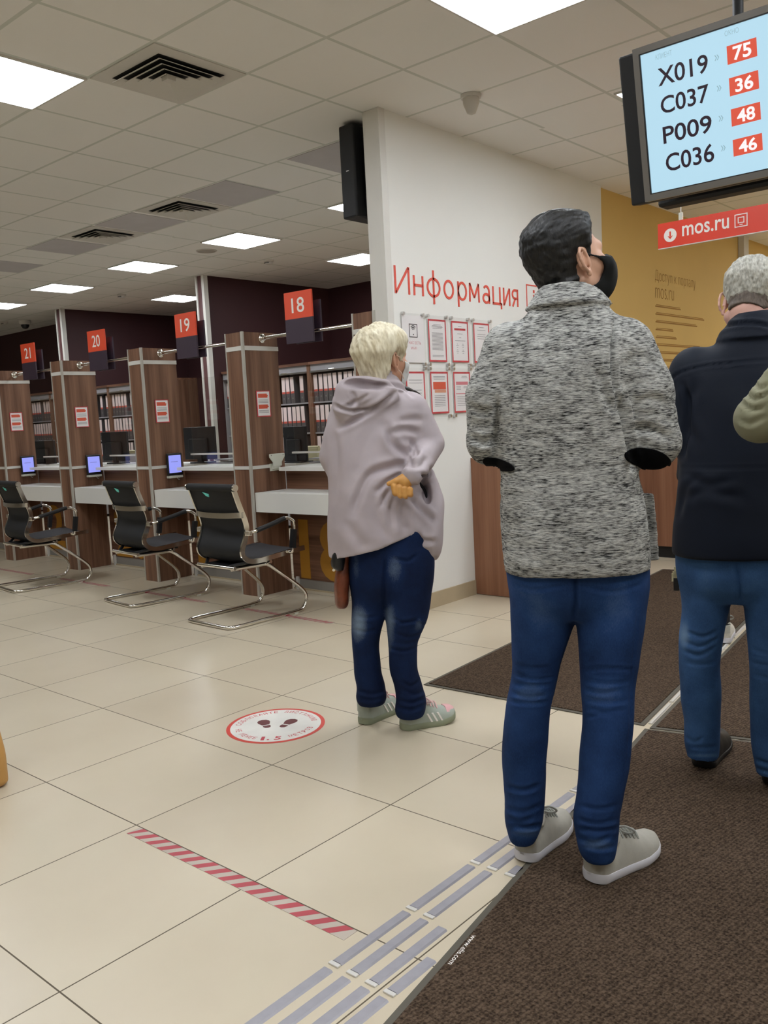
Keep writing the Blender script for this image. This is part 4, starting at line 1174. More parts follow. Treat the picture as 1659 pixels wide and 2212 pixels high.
def P_stack(rows, n=2.4, zlo=None, zhi=None, yaw=0.0, round_=0.0):
    """horizontal super-elliptic sections: rows of (z, cx, cy, a, b)"""
    R = np.array(sorted(rows), float); z = R[:, 0]
    zz = np.linspace(z[0], z[-1], 200); S_ = [zz]
    for c in range(1, 5):
        v = R[:, c]; d = np.gradient(v, z) if len(z) > 2 else np.full(len(z), (v[-1] - v[0]) / (z[-1] - z[0]))
        if len(z) > 2:           # monotone limited slopes
            s = np.diff(v) / np.diff(z); d[1:-1] = np.where(s[:-1] * s[1:] > 0, 2 * s[:-1] * s[1:] / (s[:-1] + s[1:] + 1e-12), 0); d[0], d[-1] = s[0], s[-1]
        i = np.clip(np.searchsorted(z, zz) - 1, 0, len(z) - 2); h = z[i + 1] - z[i]; t = (zz - z[i]) / h
        S_.append((2 * t ** 3 - 3 * t ** 2 + 1) * v[i] + (t ** 3 - 2 * t ** 2 + t) * h * d[i] + (-2 * t ** 3 + 3 * t ** 2) * v[i + 1] + (t ** 3 - t ** 2) * h * d[i + 1])
    cyw, syw = math.cos(yaw), math.sin(yaw)
    def fn(X, Y, Z):
        cx, cy, a, b = (np.interp(Z.ravel(), S_[0], S_[k]).reshape(Z.shape) for k in (1, 2, 3, 4))
        x, y = X - cx, Y - cy
        if yaw: x, y = x * cyw + y * syw, -x * syw + y * cyw
        k = (np.abs(x / a) ** n + np.abs(y / b) ** n) ** (1 / n)
        d = (k - 1) * np.minimum(a, b)
        lo = z[0] if zlo is None else zlo(X, Y)
        hi = z[-1] if zhi is None else zhi(X, Y)
        return np.maximum(np.maximum(d, lo - Z), Z - hi)
    m = np.max(R[:, 3:5]) * 1.05
    return fn, (min(R[:, 1]) - m, min(R[:, 2]) - m, z[0] - 0.02), (max(R[:, 1]) + m, max(R[:, 2]) + m, z[-1] + 0.02)
def P_place(prim, M, c, s=1.0):
    """a primitive given in a local frame (columns of M are its axes), placed at c, scaled by s"""
    fn, lo, hi = prim; M = np.array(M, float); c = np.array(c, float)
    def f2(X, Y, Z):
        x, y, z = (X - c[0]) / s, (Y - c[1]) / s, (Z - c[2]) / s
        return fn(*(M[0, i] * x + M[1, i] * y + M[2, i] * z for i in range(3))) * s
    cs = np.array([[(lo, hi)[i][0], (lo, hi)[j][1], (lo, hi)[k][2]] for i in (0, 1) for j in (0, 1) for k in (0, 1)]) @ M.T * s + c
    return f2, cs.min(0), cs.max(0)

# ---- smooth value noise
def vnoise(P, seed=0):
    P = np.asarray(P, float); i = np.floor(P).astype(np.int64); f = P - i; f = f * f * (3 - 2 * f)
    def h(a, b, c):
        n = (a * 374761393 + b * 668265263 + c * 2147483647 + seed * 974711) & 0xffffffff
        n = ((n ^ (n >> 13)) * 1274126177) & 0xffffffff
        return ((n ^ (n >> 16)) & 0xffff) / 65535.0
    r = 0
    for a in (0, 1):
        for b in (0, 1):
            for c in (0, 1):
                w = (f[:, 0] if a else 1 - f[:, 0]) * (f[:, 1] if b else 1 - f[:, 1]) * (f[:, 2] if c else 1 - f[:, 2])
                r = r + w * h(i[:, 0] + a, i[:, 1] + b, i[:, 2] + c)
    return r * 2 - 1

class Person:
    """local frame: x to the right as seen by the viewer, y away, z up, origin between the feet"""
    def __init__(s, base, label, root_name='person'):
        s.base = np.array([base[0], base[1], 0.0]); v = s.base / np.linalg.norm(s.base)
        s.v = v; s.r = np.array([v[1], -v[0], 0.0]); s.rz = math.atan2(s.r[1], s.r[0]); s.label = label; s.root = None
    def L(s, px, py, d=0.0):
        """where the sight line of a photo point meets the person's own vertical plane, moved back by d"""
        n = s.v; p = s.base + n * d; q = ray(px, py); t = ((p - EYE) @ n) / (q @ n)
        w = EYE + q * t - s.base
        return np.array([w @ s.r, w @ n, w[2]])
    def world(s, V): return s.base + V[:, :1] * s.r + V[:, 1:2] * s.v + V[:, 2:] * np.array([0, 0, 1.0])
    def row(s, py, xl, xr, b, d=0.0):
        a, c = s.L(xl, py, d), s.L(xr, py, d)
        return ((a[2] + c[2]) / 2, (a[0] + c[0]) / 2, d, (c[0] - a[0]) / 2, b)
    def fold(s, V, N, strokes, front=True):
        """press seams and creases into cloth: each stroke is (photo polyline, width px, depth m)"""
        W = s.world(V); px = to_photo(W)
        view = EYE - W; view /= np.linalg.norm(view, axis=1)[:, None]
        Nw = N[:, :1] * s.r + N[:, 1:2] * s.v + N[:, 2:] * np.array([0, 0, 1.0])
        face = np.clip((Nw * view).sum(1) * 3 + 0.3, 0, 1)
        disp = np.zeros(len(V))
        for pts, w, dep in strokes:
            pts = np.array(smooth_path(pts, 5)) if len(pts) > 2 else np.array(pts, float)
            lo = pts.min(0) - 3 * w; hi = pts.max(0) + 3 * w
            sel = np.where(((px > lo) & (px < hi)).all(1))[0]
            if len(sel) == 0: continue
            q = px[sel]; best = np.full(len(sel), 1e9); tt = np.zeros(len(sel))
            for k in range(len(pts) - 1):
                a, b = pts[k], pts[k + 1]; d = b - a; t = np.clip(((q - a) @ d) / (d @ d + 1e-9), 0, 1)
                e = np.linalg.norm(q - a - t[:, None] * d, axis=1)
                m = e < best; best[m] = e[m]; tt[m] = (k + t[m]) / (len(pts) - 1)
            taper = np.clip(np.minimum(tt, 1 - tt) * 5 + 0.25, 0, 1)
            g = np.exp(-(best / w) ** 2) - 0.45 * np.exp(-((best - 1.7 * w) / w) ** 2)
            disp[sel] -= dep * g * taper
        return V + N * (disp * face)[:, None]
    def part(s, name, V, Q, mats, parent, label=None, mi=None, sharp=False):
        me = bpy.data.meshes.new(name); me.from_pydata(V.tolist(), [], Q.tolist()); me.update()
        for m in (mats if isinstance(mats, (list, tuple)) else [mats]): me.materials.append(m)
        if mi is not None: me.polygons.foreach_set('material_index', np.asarray(mi, np.int32))
        me.polygons.foreach_set('use_smooth', [True] * len(me.polygons))
        o = bpy.data.objects.new(name, me); COL.objects.link(o)
        if parent is None:
            o.location = s.base; o.rotation_euler = (0, 0, s.rz); tag(o, s.label, 'person'); s.root = o
        else: o.parent = parent
        if label: o['label'] = label
        return o
    def mbpart(s, mb, name, mat, parent=None, smooth=True, bevel=0.0, label=None):
        return mb.build(name, mat, parent or s.root, smooth=smooth, bevel=bevel, label=label)

def rot3(yaw, pitch, roll):
    """head axes: columns right, forward, up. yaw 0 looks away from the viewer, positive turns to the right"""
    cy, sy = math.cos(yaw), math.sin(yaw)
    f = np.array([sy, cy, 0.0]); r = np.array([cy, -sy, 0.0]); u = np.array([0, 0, 1.0])
    cp, sp = math.cos(pitch), math.sin(pitch); f, u = f * cp + u * sp, u * cp - f * sp
    cr, sr = math.cos(roll), math.sin(roll); r, u = r * cr + u * sr, u * cr - r * sr
    return np.stack([r, f, u], 1)

def head_prims(jaw=1.0):
    A = []
    A.append((P_ell((0, -0.012, 0.034), (0.076, 0.099, 0.086)), 0))
    A.append((P_ell((0, 0.034, -0.03), (0.060 * jaw, 0.058, 0.082)), 0.03))
    A.append((P_ell((0, 0.066, -0.093), (0.026, 0.024, 0.022)), 0.025))
    for s in (-1, 1):
        A.append((P_cap((s * 0.055 * jaw, 0.0, -0.058), (s * 0.018, 0.066, -0.096), 0.018, 0.016), 0.02))
        A.append((P_ell((s * 0.044, 0.064, -0.022), (0.024, 0.024, 0.024)), 0.02))
    A.append((P_cap((-0.034, 0.079, 0.024), (0.034, 0.079, 0.024), 0.013), 0.018))
    A.append((P_cap((0, 0.088, 0.016), (0, 0.110, -0.024), 0.008, 0.012), 0.012))
    for s in (-1, 1): A.append((P_ell((s * 0.011, 0.098, -0.030), (0.009, 0.011, 0.008)), 0.006))
    A.append((P_cap((-0.016, 0.087, -0.056), (0.016, 0.087, -0.056), 0.007), 0.008))
    A.append((P_cap((-0.014, 0.086, -0.068), (0.014, 0.086, -0.068), 0.007), 0.006))
    return A
def ear_prims(s):
    A = []; pts = []
    for t in np.linspace(-0.7, 4.4, 9):
        # helix: an open curve around the ear, tilted back
        y = -0.008 + 0.017 * math.cos(t) - 0.006 * math.sin(t); z = -0.006 + 0.031 * math.sin(t)
        x = 0.079 + 0.016 * (0.5 - 0.5 * math.cos(t))
        pts.append((s * x, y, z))
    for a, b in zip(pts[:-1], pts[1:]): A.append((P_cap(a, b, 0.0045), 0.002))
    A.append((P_ell((s * 0.074, -0.007, -0.004), (0.0055, 0.016, 0.029)), 0.003))
    A.append((P_cap((s * 0.082, -0.010, 0.012), (s * 0.082, -0.012, -0.022), 0.0035), 0.003))
    A.append((P_ell((s * 0.081, 0.001, -0.040), (0.006, 0.008, 0.011)), 0.006))
    A.append((P_ell((s * 0.077, 0.008, -0.012), (0.006, 0.004, 0.008)), 0.004))
    return A
EYE_CUT = [P_ell((s * 0.031, 0.098, 0.006), (0.017, 0.016, 0.010)) for s in (-1, 1)]
HAIRLINE = dict(
    short=[(-0.13, -0.125), (-0.050, -0.118), (-0.030, -0.085), (-0.022, -0.05), (-0.020, 0.0), (-0.006, 0.030), (0.010, 0.026), (0.016, 0.0), (0.026, 0.0), (0.032, 0.026), (0.048, 0.046), (0.066, 0.078), (0.12, 0.092)],
    woman=[(-0.14, -0.085), (-0.05, -0.092), (-0.030, -0.06), (-0.022, 0.0), (-0.008, 0.022), (0.020, 0.004), (0.034, -0.012), (0.046, 0.012), (0.060, 0.030), (0.080, 0.046), (0.13, 0.05)],
    under=[(-0.13, -0.062), (-0.05, -0.068), (-0.030, -0.045), (-0.020, -0.02), (-0.010, 0.020), (0.010, 0.06), (0.12, 0.09)],
    nape=[(-0.13, -0.026), (-0.05, -0.034), (-0.030, -0.03), (-0.020, 0.0), (-0.006, 0.030), (0.010, 0.022), (0.016, -0.01), (0.030, -0.015), (0.036, 0.012), (0.052, 0.030), (0.070, 0.066), (0.12, 0.082)])
def head_field(jaw, h=0.0035):
    f = Field(axis(-0.135, 0.135, h), axis(-0.185, 0.16, h), axis(-0.17, 0.18, h))
    for p, k in head_prims(jaw): f.add(p, k)
    f.add(P_cap((0, -0.030, -0.055), (0, -0.060, -0.17), 0.056, 0.06), 0.03)
    return f
def hair_mesh(style, thick, top, jaw=1.0, h=0.0035, strand=0.004, back=0.0, seed=1, flow='back', front=0.0):
    f = head_field(jaw, h); X, Y, Z = f._grid((slice(None),) * 3)
    hl = np.array(HAIRLINE[style]); zmin = np.interp(Y.ravel(), hl[:, 0], hl[:, 1]).reshape(Y.shape)
    t = thick + (top - thick) * np.clip((Z - 0.0) / 0.10, 0, 1) ** 1.3 + back * np.clip((-Y - 0.02) / 0.08, 0, 1) * np.clip(1 - np.abs(Z - 0.03) / 0.11, 0, 1)
    t = t + front * np.clip((Y - 0.03) / 0.05, 0, 1) * np.clip((Z - 0.06) / 0.04, 0, 1)
    t = t * (1 - 0.8 * np.clip(1.6 - 1.25 * np.sqrt(((Y + 0.002) / 0.026) ** 2 + ((Z + 0.004) / 0.040) ** 2), 0, 1) * (np.abs(X) > 0.04))
    # taper towards the hairline
    edge = np.clip((Z - zmin) / 0.035, 0, 1)
    d = f.D - t * (0.35 + 0.65 * edge)
    D = np.maximum(d, zmin - Z)
    inner = -(f.D + 0.008)
    f.D = np.maximum(D, inner).astype(np.float32)
    V, Q = f.mesh(); V = relax(V, Q, 3)
    N = vnormals(V, Q)
    az = np.arctan2(V[:, 0], -V[:, 1] + 0.02); el = np.arctan2(V[:, 2] - 0.0, np.hypot(V[:, 0], V[:, 1]))
    if flow == 'back':
        u = np.stack([V[:, 0] * 95, V[:, 1] * 9 + V[:, 2] * 10, V[:, 2] * 70 - V[:, 1] * 10], 1)
    else:
        u = np.stack([az * 9 + V[:, 2] * 10, V[:, 1] * 60 + V[:, 2] * 30, V[:, 2] * 12], 1)
    n = vnoise(u, seed) + 0.6 * vnoise(u * 2.1, seed + 3) + 0.7 * vnoise(V * 26, seed + 5)
    V = V + N * (n * strand)[:, None]
    return V, Q
def mask_mesh(jaw, thick=0.006, h=0.003, top=-0.008, ear_y=0.012, chin=True, puff=0.012, cut=True):
    """a cloth mask over nose, mouth and chin with its straps drawn back to the ears"""
    f = Field(axis(-0.12, 0.12, h), axis(-0.06, 0.16, h), axis(-0.16, 0.05, h))
    for p, k in head_prims(jaw): f.add(p, k)
    f.add(P_ell((0, 0.082, -0.05), (0.034, 0.034, 0.05)), 0.03)
    X, Y, Z = f._grid((slice(None),) * 3)
    outer = f.D - thick - puff * np.clip((Y - 0.03) / 0.05, 0, 1) * np.clip(1 - ((Z + 0.052) / 0.060) ** 2, 0, 1)
    inner = -(f.D - 0.001)
    D = np.maximum(outer, inner)
    # upper edge falls from the nose to the ear; lower edge runs under the jaw; big notch in front of the ear
    zt = np.interp(Y.ravel(), [-0.06, 0.0, 0.05, 0.085, 0.13], [0.020, 0.016, -0.004, -0.014, 0.004]).reshape(Y.shape)
    zb = np.interp(Y.ravel(), [-0.06, 0.0, 0.04, 0.08, 0.13], [-0.055, -0.070, -0.112, -0.128, -0.12]).reshape(Y.shape)
    D = np.maximum(D, Z - zt); D = np.maximum(D, zb - Z)
    D = np.maximum(D, ear_y - Y)
    if cut:
        e = np.sqrt(((Y - 0.016) / 0.042) ** 2 + ((Z + 0.036) / 0.036) ** 2)
        D = np.maximum(D, (1 - e) * 0.036)
    f.D = D.astype(np.float32)
    V, Q = f.mesh(); return relax(V, Q, 3), Q
def hand_prims(w, f, n, side, s=1.0, curl=0.5, spread=0.12):
    """palm, four unequal bent fingers and a thumb. w wrist, f along the hand, n out of the palm, side towards the thumb"""
    f, n, side = (np.array(q, float) / np.linalg.norm(q) for q in (f, n, side)); w = np.array(w, float); A = []
    M = np.stack([side, f, n], 1)
    A.append((P_place(P_ell((0, 0.045, 0.0), (0.040, 0.052, 0.016)), M, w, s), 0.01))
    A.append((P_cap(w, w + f * 0.03 * s, 0.025 * s, 0.027 * s, (n, 0.7)), 0.015))
    for i, (o, L) in enumerate(((0.029, 0.95), (0.010, 1.05), (-0.010, 0.98), (-0.028, 0.78))):
        p = w + (f * 0.088 + side * o) * s; ang = 0.15 + curl * 0.35; sp = (1.5 - i) * spread * 0.4
        r = 0.0092
        for l in (0.042, 0.027, 0.021):
            d = f * math.cos(ang) + n * math.sin(ang) + side * sp; d /= np.linalg.norm(d)
            q = p + d * l * L * s; A.append((P_cap(p, q, r * s, (r - 0.0008) * s), 0.004)); p = q; ang += curl * 0.8; r -= 0.0008
    p = w + (f * 0.03 + side * 0.030 + n * 0.006) * s; d = f * 0.75 + side * 0.6 + n * 0.35
    for l, r in ((0.036, 0.0115), (0.030, 0.0098), (0.024, 0.0088)):
        d = d / np.linalg.norm(d); q = p + d * l * s; A.append((P_cap(p, q, r * s, (r - 0.001) * s), 0.005)); p = q; d = d + n * 0.18 - side * 0.15
    return A
M_SKIN = plain('skin', S(205, 160, 134), 0.5, var=0.06, scale=30)
M_SKINW = plain('flushed_skin', S(206, 156, 128), 0.5, var=0.06, scale=30)
M_HAND = plain('ochre_hand', S(206, 150, 78), 0.5, var=0.08, scale=40)
M_EYEW = plain('eye_white', S(225, 220, 212), 0.3)
M_BLACKHAIR = None
def hair_mat(name, dark, light, rough=0.45, sc=(160, 20, 60)):
    m, nt, b = nt_new(name)
    f = noise(nt, coords(nt, sc), 1.0, 4, 0.6)
    link(nt, ramp(nt, f, [(0.3, dark), (0.7, light)]), b.inputs['Base Color'])
    b.inputs['Roughness'].default_value = rough; b.inputs['Specular IOR Level'].default_value = 0.4
    bump(nt, b, f, 0.5, 0.004)
    return m
M_BLACKHAIR = hair_mat('black_hair', S(9, 9, 9), S(26, 25, 24), 0.5)
M_BLONDE = hair_mat('pale_blonde_hair', S(190, 176, 142), S(238, 230, 204), 0.6, (55, 26, 16))
M_GREYHAIR = hair_mat('grey_hair', S(140, 138, 128), S(206, 204, 192), 0.55)
M_BROWNHAIR = hair_mat('brown_hair', S(58, 42, 32), S(92, 70, 54))

def boucle():
    m, nt, b = nt_new('grey_boucle_knit')
    f1 = noise(nt, coords(nt, (55, 55, 330)), 1.0, 3, 0.65)
    f2 = noise(nt, coords(nt, (14, 14, 40)), 1.0, 2, 0.6)
    f = mth(nt, 'ADD', mth(nt, 'MULTIPLY', f1, 0.72), mth(nt, 'MULTIPLY', f2, 0.28))
    link(nt, ramp(nt, f, [(0.36, S(22, 22, 23)), (0.43, S(104, 104, 102)), (0.50, S(156, 156, 152)), (0.66, S(206, 206, 201))]), b.inputs['Base Color'])
    b.inputs['Roughness'].default_value = 0.95; b.inputs['Specular IOR Level'].default_value = 0.1
    bump(nt, b, f, 0.8, 0.006)
    return m
M_BOUCLE = boucle()
def denim(name, deep, mid, pale):
    m, nt, b = nt_new(name)
    f = noise(nt, coords(nt, (1, 1, 1)), 7, 4, 0.55)
    t = noise(nt, coords(nt, (420, 420, 160)), 1.0, 2)
    at = nt.nodes.new('ShaderNodeAttribute'); at.attribute_name = 'wear'
    f = mth(nt, 'ADD', mth(nt, 'ADD', mth(nt, 'MULTIPLY', f, 0.5), mth(nt, 'MULTIPLY', t, 0.18)), mth(nt, 'MULTIPLY', at.outputs['Fac'], 0.55))
    link(nt, ramp(nt, f, [(0.20, deep), (0.45, mid), (0.85, pale)]), b.inputs['Base Color'])
    b.inputs['Roughness'].default_value = 0.85; b.inputs['Specular IOR Level'].default_value = 0.15
    bump(nt, b, t, 0.25, 0.001)
    return m
M_DENIM = denim('mid_blue_denim', S(18, 34, 66), S(40, 68, 116), S(104, 130, 164))
M_DENIMW = denim('dark_worn_denim', S(12, 20, 42), S(22, 40, 76), S(120, 138, 158))
M_DENIMN = denim('faded_blue_denim', S(40, 66, 104), S(66, 100, 146), S(122, 152, 186))
def cloth(name, col, rough=0.75, var=0.06, weave=700, sheen=0.0):
    m = plain(name, col, rough, var=var, scale=9, bmp=0.15, bscale=weave, spec=0.25)
    return m
M_COAT = cloth('lilac_grey_raincoat', S(180, 169, 172), 0.55)
M_COATIN = cloth('grey_coat_lining', S(92, 82, 86), 0.7)
M_NAVY = cloth('navy_jacket_cloth', S(14, 22, 36), 0.7)
M_OLIVE = cloth('olive_green_cloth', S(136, 134, 108), 0.65)
M_DARKCLOTH = cloth('dark_grey_cloth', S(40, 40, 44), 0.8)
M_PATCH = plain('black_elbow_patch', S(8, 8, 9), 0.9, var=0.2, spec=0.1)
M_MASKB = plain('black_mask_cloth', S(22, 24, 25), 0.75, var=0.1, spec=0.2)
M_MASKW = plain('white_mask_cloth', S(226, 228, 226), 0.8, var=0.02)
M_STRAPW = plain('white_ear_loop', S(232, 206, 186), 0.6)
M_SHOEGREY = plain('pale_grey_suede', S(176, 172, 160), 0.85, var=0.05, scale=40, bmp=0.1, bscale=600)
M_SHOETAB = plain('pale_leather_tab', S(190, 188, 176), 0.6, var=0.03)
M_SOLEW = plain('white_rubber_sole', S(214, 212, 216), 0.55, var=0.03)
M_LACE = plain('grey_laces', S(160, 162, 154), 0.8, var=0.05)
M_SHOEBLK = plain('black_shoe_leather', S(14, 14, 15), 0.5)
M_SHOEMINT = plain('mint_grey_mesh', S(168, 176, 164), 0.7, var=0.06, bmp=0.2, bscale=700)
M_SHOEPINK = plain('pink_mesh', S(222, 172, 172), 0.7, var=0.05, bmp=0.2, bscale=700)
M_SOLEMINT = plain('sage_rubber_sole', S(142, 148, 124), 0.6, var=0.06)
M_LACEPINK = plain('pink_laces', S(232, 196, 192), 0.7)
M_STRIPE = plain('white_stripe', S(238, 232, 224), 0.6, var=0.02)

def body_mesh(P, J, head, hands, fine, res=0.008, slim=1.0, hres=0.0042):
    """one continuous body: J holds joint positions in the person's frame"""
    allp = np.array([J[k] for k in list(J) if k != 'headrot'])
    lo = allp.min(0) - 0.16; hi = allp.max(0) + 0.2
    hc_ = J['head']; fz = [(hc_[2] - 0.14, hc_[2] + 0.13, 0.0032)]; fx = [(hc_[0] - 0.12, hc_[0] + 0.12, 0.0032)]; fy = [(hc_[1] - 0.13, hc_[1] + 0.13, 0.0032)]
    for h in fine:
        fx.append((h[0] - 0.09, h[0] + 0.09, hres)); fy.append((h[1] - 0.09, h[1] + 0.09, hres)); fz.append((h[2] - 0.09, h[2] + 0.09, hres))
    f = Field(axis(lo[0], hi[0], res, fx), axis(lo[1], hi[1], res, fy), axis(-0.0, hi[2], res, fz))
    ch, pe = J['chest'], J['pelvis']
    f.add(P_cap(pe, ch, 0.115 * slim, 0.13 * slim, (np.array([0, 1.0, 0]), 0.8)))
    for s in ('l', 'r'):
        if 'heel_' + s in J:
            hl, tv = J['heel_' + s], J['tip_' + s] - J['heel_' + s]; tv = tv / np.linalg.norm(tv)
            J['foot_' + s] = hl + tv * 0.075 + np.array([0, 0, 0.055]); J['toe_' + s] = hl + tv * 0.20 + np.array([0, 0, 0.045]); J['an_' + s] = hl + tv * 0.062 + np.array([0, 0, 0.105])
        else: J['foot_' + s] = J['an_' + s] * [1, 1, 0] + np.array([0, 0.01, 0.055])
        f.add(P_cap(ch + np.array([0, 0, 0.06]), J['sh_' + s], 0.085 * slim, 0.05), 0.05)
        f.add(P_cap(J['sh_' + s], J['el_' + s], 0.046, 0.038), 0.03)
        f.add(P_cap(J['el_' + s], J['wr_' + s], 0.037, 0.026), 0.015)
        f.add(P_cap(J['hip_' + s], J['kn_' + s], 0.058 * slim, 0.038), 0.04)
        f.add(P_cap(J['kn_' + s], J['an_' + s], 0.036, 0.026), 0.02)
        f.add(P_cap(J['an_' + s], J['foot_' + s], 0.026, 0.022), 0.01)
        f.add(P_cap(J['foot_' + s], J['toe_' + s], 0.022, 0.016), 0.01)
    M = J['headrot']; c = J['head']
    nb = c + M @ np.array([0, -0.030, -0.055])
    f.add(P_cap(J['neck'], nb, 0.062 * slim, 0.054), 0.03)
    for p, k in head_prims(head.get('jaw', 1.0)): f.add(P_place(p, M, c, head.get('s', 1.0)), k if k else 0.02)
    for p in EYE_CUT: f.cut(P_place(p, M, c, head.get('s', 1.0)), 0.008)
    for s in (-1, 1):
        for p, k in ear_prims(s): f.add(P_place(p, M, c, head.get('s', 1.0)), k)
    for A in hands:
        for p, k in A: f.add(p, k)
    V, Q = f.mesh()
    return relax(V, Q, 1, 0.4), Q
def on_head(J, s, V): return J['head'] + (V * s) @ J['headrot'].T
def add_eyes(P, J, s):
    for k in (-1, 1):
        m = MB(); c = on_head(J, s, np.array([[k * 0.031, 0.078, 0.006]]))[0]
        rs = []
        for a in np.linspace(0.05, math.pi - 0.05, 9):
            rs.append([(c[0] + 0.0115 * s * math.sin(a) * math.cos(q), c[1] + 0.0115 * s * math.sin(a) * math.sin(q), c[2] + 0.0115 * s * math.cos(a)) for q in np.linspace(0, 2 * math.pi, 12, endpoint=False)])
        m.rings(rs); P.mbpart(m, 'eyeball', M_EYEW)
def set_wear(o, P, V, strokes):
    W = to_photo(P.world(V)); w = np.zeros(len(V))
    for (x, y, rx, ry, a) in strokes: w += a * np.exp(-((W[:, 0] - x) / rx) ** 2 - ((W[:, 1] - y) / ry) ** 2)
    at = o.data.attributes.new('wear', 'FLOAT', 'POINT'); at.data.foreach_set('value', np.clip(w, 0, 1).astype(np.float32))

def shoe(P, heel, toe, width, height, mats, kind='sneaker', roll=0.0, parent=None):
    """a shoe lofted from heel to toe; heel and toe are floor points in the person's frame"""
    heel = np.array(heel, float); toe = np.array(toe, float); d = toe - heel; L = np.linalg.norm(d[:2]); d = d / np.linalg.norm(d)
    sd = np.array([d[1], -d[0], 0.0]); z0 = heel[2]
    prof = [(0.0, 0.55, .02), (0.03, 0.72, .01), (0.10, 0.80, 0), (0.25, 0.80, .0), (0.45, 0.84, .02), (0.62, 0.98, .03), (0.75, 1.0, .03), (0.87, 0.90, .02), (0.95, 0.66, 0), (1.0, 0.30, 0)]
    T = np.concatenate([[0, 0.004, 0.012, 0.025, 0.042, 0.065, 0.095], np.linspace(0.13, 0.84, 22), [0.875, 0.91, 0.94, 0.963, 0.98, 0.991, 0.997, 1.0]])
    wv = np.interp(T, [0, 0.10, 0.25, 0.45, 0.62, 0.74, 0.84, 1.0], [0.74, 0.78, 0.80, 0.86, 0.97, 1.0, 0.97, 0.86]) * width / 2
    wv = wv * np.sqrt(np.clip(1 - (np.clip(0.12 - T, 0, 1) / 0.122) ** 2, 0.02, 1)) * np.sqrt(np.clip(1 - (np.clip(T - 0.80, 0, 1) / 0.202) ** 2.3, 0.02, 1))
    lift = np.interp(T, [0, 0.1, 0.7, 1.0], [0.004, 0.0, 0.0, 0.016])
    soleh = {'sneaker': 0.025, 'runner': 0.026, 'plain': 0.020}[kind]
    def pt(t, x, z): q = heel + d * (t * L) + sd * x; return (q[0], q[1], z0 + z)
    m = MB(); rs = []
    for t, w, l in zip(T, wv, lift):
        w = w + 0.003; h = soleh * (1.0 if t > 0.1 else 1.08)
        rs.append([pt(t, x * w, z) for x, z in ((-0.93, l), (0.93, l), (1.0, l + 0.006), (1.0, l + h * 0.85), (0.95, l + h), (-0.95, l + h), (-1.0, l + h * 0.85), (-1.0, l + 0.006))])
    m.rings(rs); sole = P.mbpart(m, 'sole', mats['sole'], parent)
    top = np.interp(T, [0, 0.02, 0.05, 0.12, 0.26, 0.42, 0.60, 0.78, 0.92, 0.98, 1.0], [0.070, 0.088, 0.096, 0.096, 0.078, 0.098, 0.078, 0.058, 0.046, 0.034, 0.020]) * height / 0.09
    rs = []
    for t, w, l, h in zip(T, wv, lift, top):
        ring = []
        narrow = 0.66 if t < 0.45 else 0.6
        for q in np.linspace(0, math.pi, 15):
            x = math.cos(q); z = math.sin(q)
            sx = np.sign(x) * abs(x) ** 0.55; e = (z ** 0.8)
            shrink = 1 - (1 - narrow) * e ** 2
            ring.append(pt(t, sx * w * shrink if abs(x) > 1e-6 else 0, l + soleh * 0.9 + (h - soleh * 0.6) * e))
        rs.append(ring + [pt(t, -w * 0.9, l + soleh * 0.8), pt(t, w * 0.9, l + soleh * 0.8)])
    m = MB().rings(rs); up = P.mbpart(m, 'upper', mats['upper'], parent)
    # collar ring
    if kind != 'plain':
        cpath = []
        for q in np.linspace(0, 2 * math.pi, 20, endpoint=False):
            t = 0.215 + 0.185 * math.cos(q) * -1; w = np.interp(t, T, wv) * 0.72; h = np.interp(t, T, top) + soleh * 0.32
            cpath.append(pt(t, math.sin(q) * w, h))
        P.mbpart(MB().tube(cpath, 0.008, 8, closed=True), 'collar', mats['collar'], parent)
        # heel tab
        m = MB(); rs = []
        for z in np.linspace(0.05, 0.092, 5) * height / 0.09:
            rs.append([pt(*q, z + 0.004) for q in [(0.005 + 0.12 * (1 - math.cos(a)) * 0.9 - 0.012, math.sin(a) * width * 0.385) for a in np.linspace(-1.25, 1.25, 9)]] +
                      [pt(*q, z + 0.004) for q in [(0.005 + 0.12 * (1 - math.cos(a)) * 0.9 + 0.02, math.sin(a) * width * 0.35) for a in np.linspace(1.25, -1.25, 9)]])
        m.rings(rs); P.mbpart(m, 'heel_tab', mats['tab'], parent)
        # tongue and laces
        m = MB(); rs = []
        for t in np.linspace(0.36, 0.66, 8):
            h = np.interp(t, T, top) + soleh * 0.36; w = 0.020
            rs.append([pt(t, -w, h - 0.004), pt(t, -w * 0.5, h + 0.004), pt(t, w * 0.5, h + 0.004), pt(t, w, h - 0.004)])
        m.rings(rs); P.mbpart(m, 'tongue', mats['upper'], parent)
        for i, t in enumerate(np.linspace(0.40, 0.62, 5)):
            h = np.interp(t, T, top) + soleh * 0.36; w = np.interp(t, T, wv) * 0.55
            path = smooth_path([pt(t - 0.01, -w, h - 0.014), pt(t, -w * 0.5, h + 0.006), pt(t + 0.01, 0, h + 0.009), pt(t + 0.015, w * 0.5, h + 0.006), pt(t + 0.02, w, h - 0.014)], 4)
            P.mbpart(MB().tube(path, 0.0032, 6), 'lace', mats['lace'], parent)
        h = np.interp(0.4, T, top) + soleh * 0.36
        for s in (-1, 1):
            path = smooth_path([pt(0.40, 0, h + 0.008), pt(0.43, s * 0.03, h + 0.022), pt(0.50, s * 0.045, h + 0.006), pt(0.46, s * 0.03, h + 0.0), pt(0.40, 0, h + 0.008)], 6)
            P.mbpart(MB().tube(path, 0.0032, 6), 'lace_bow', mats['lace'], parent)
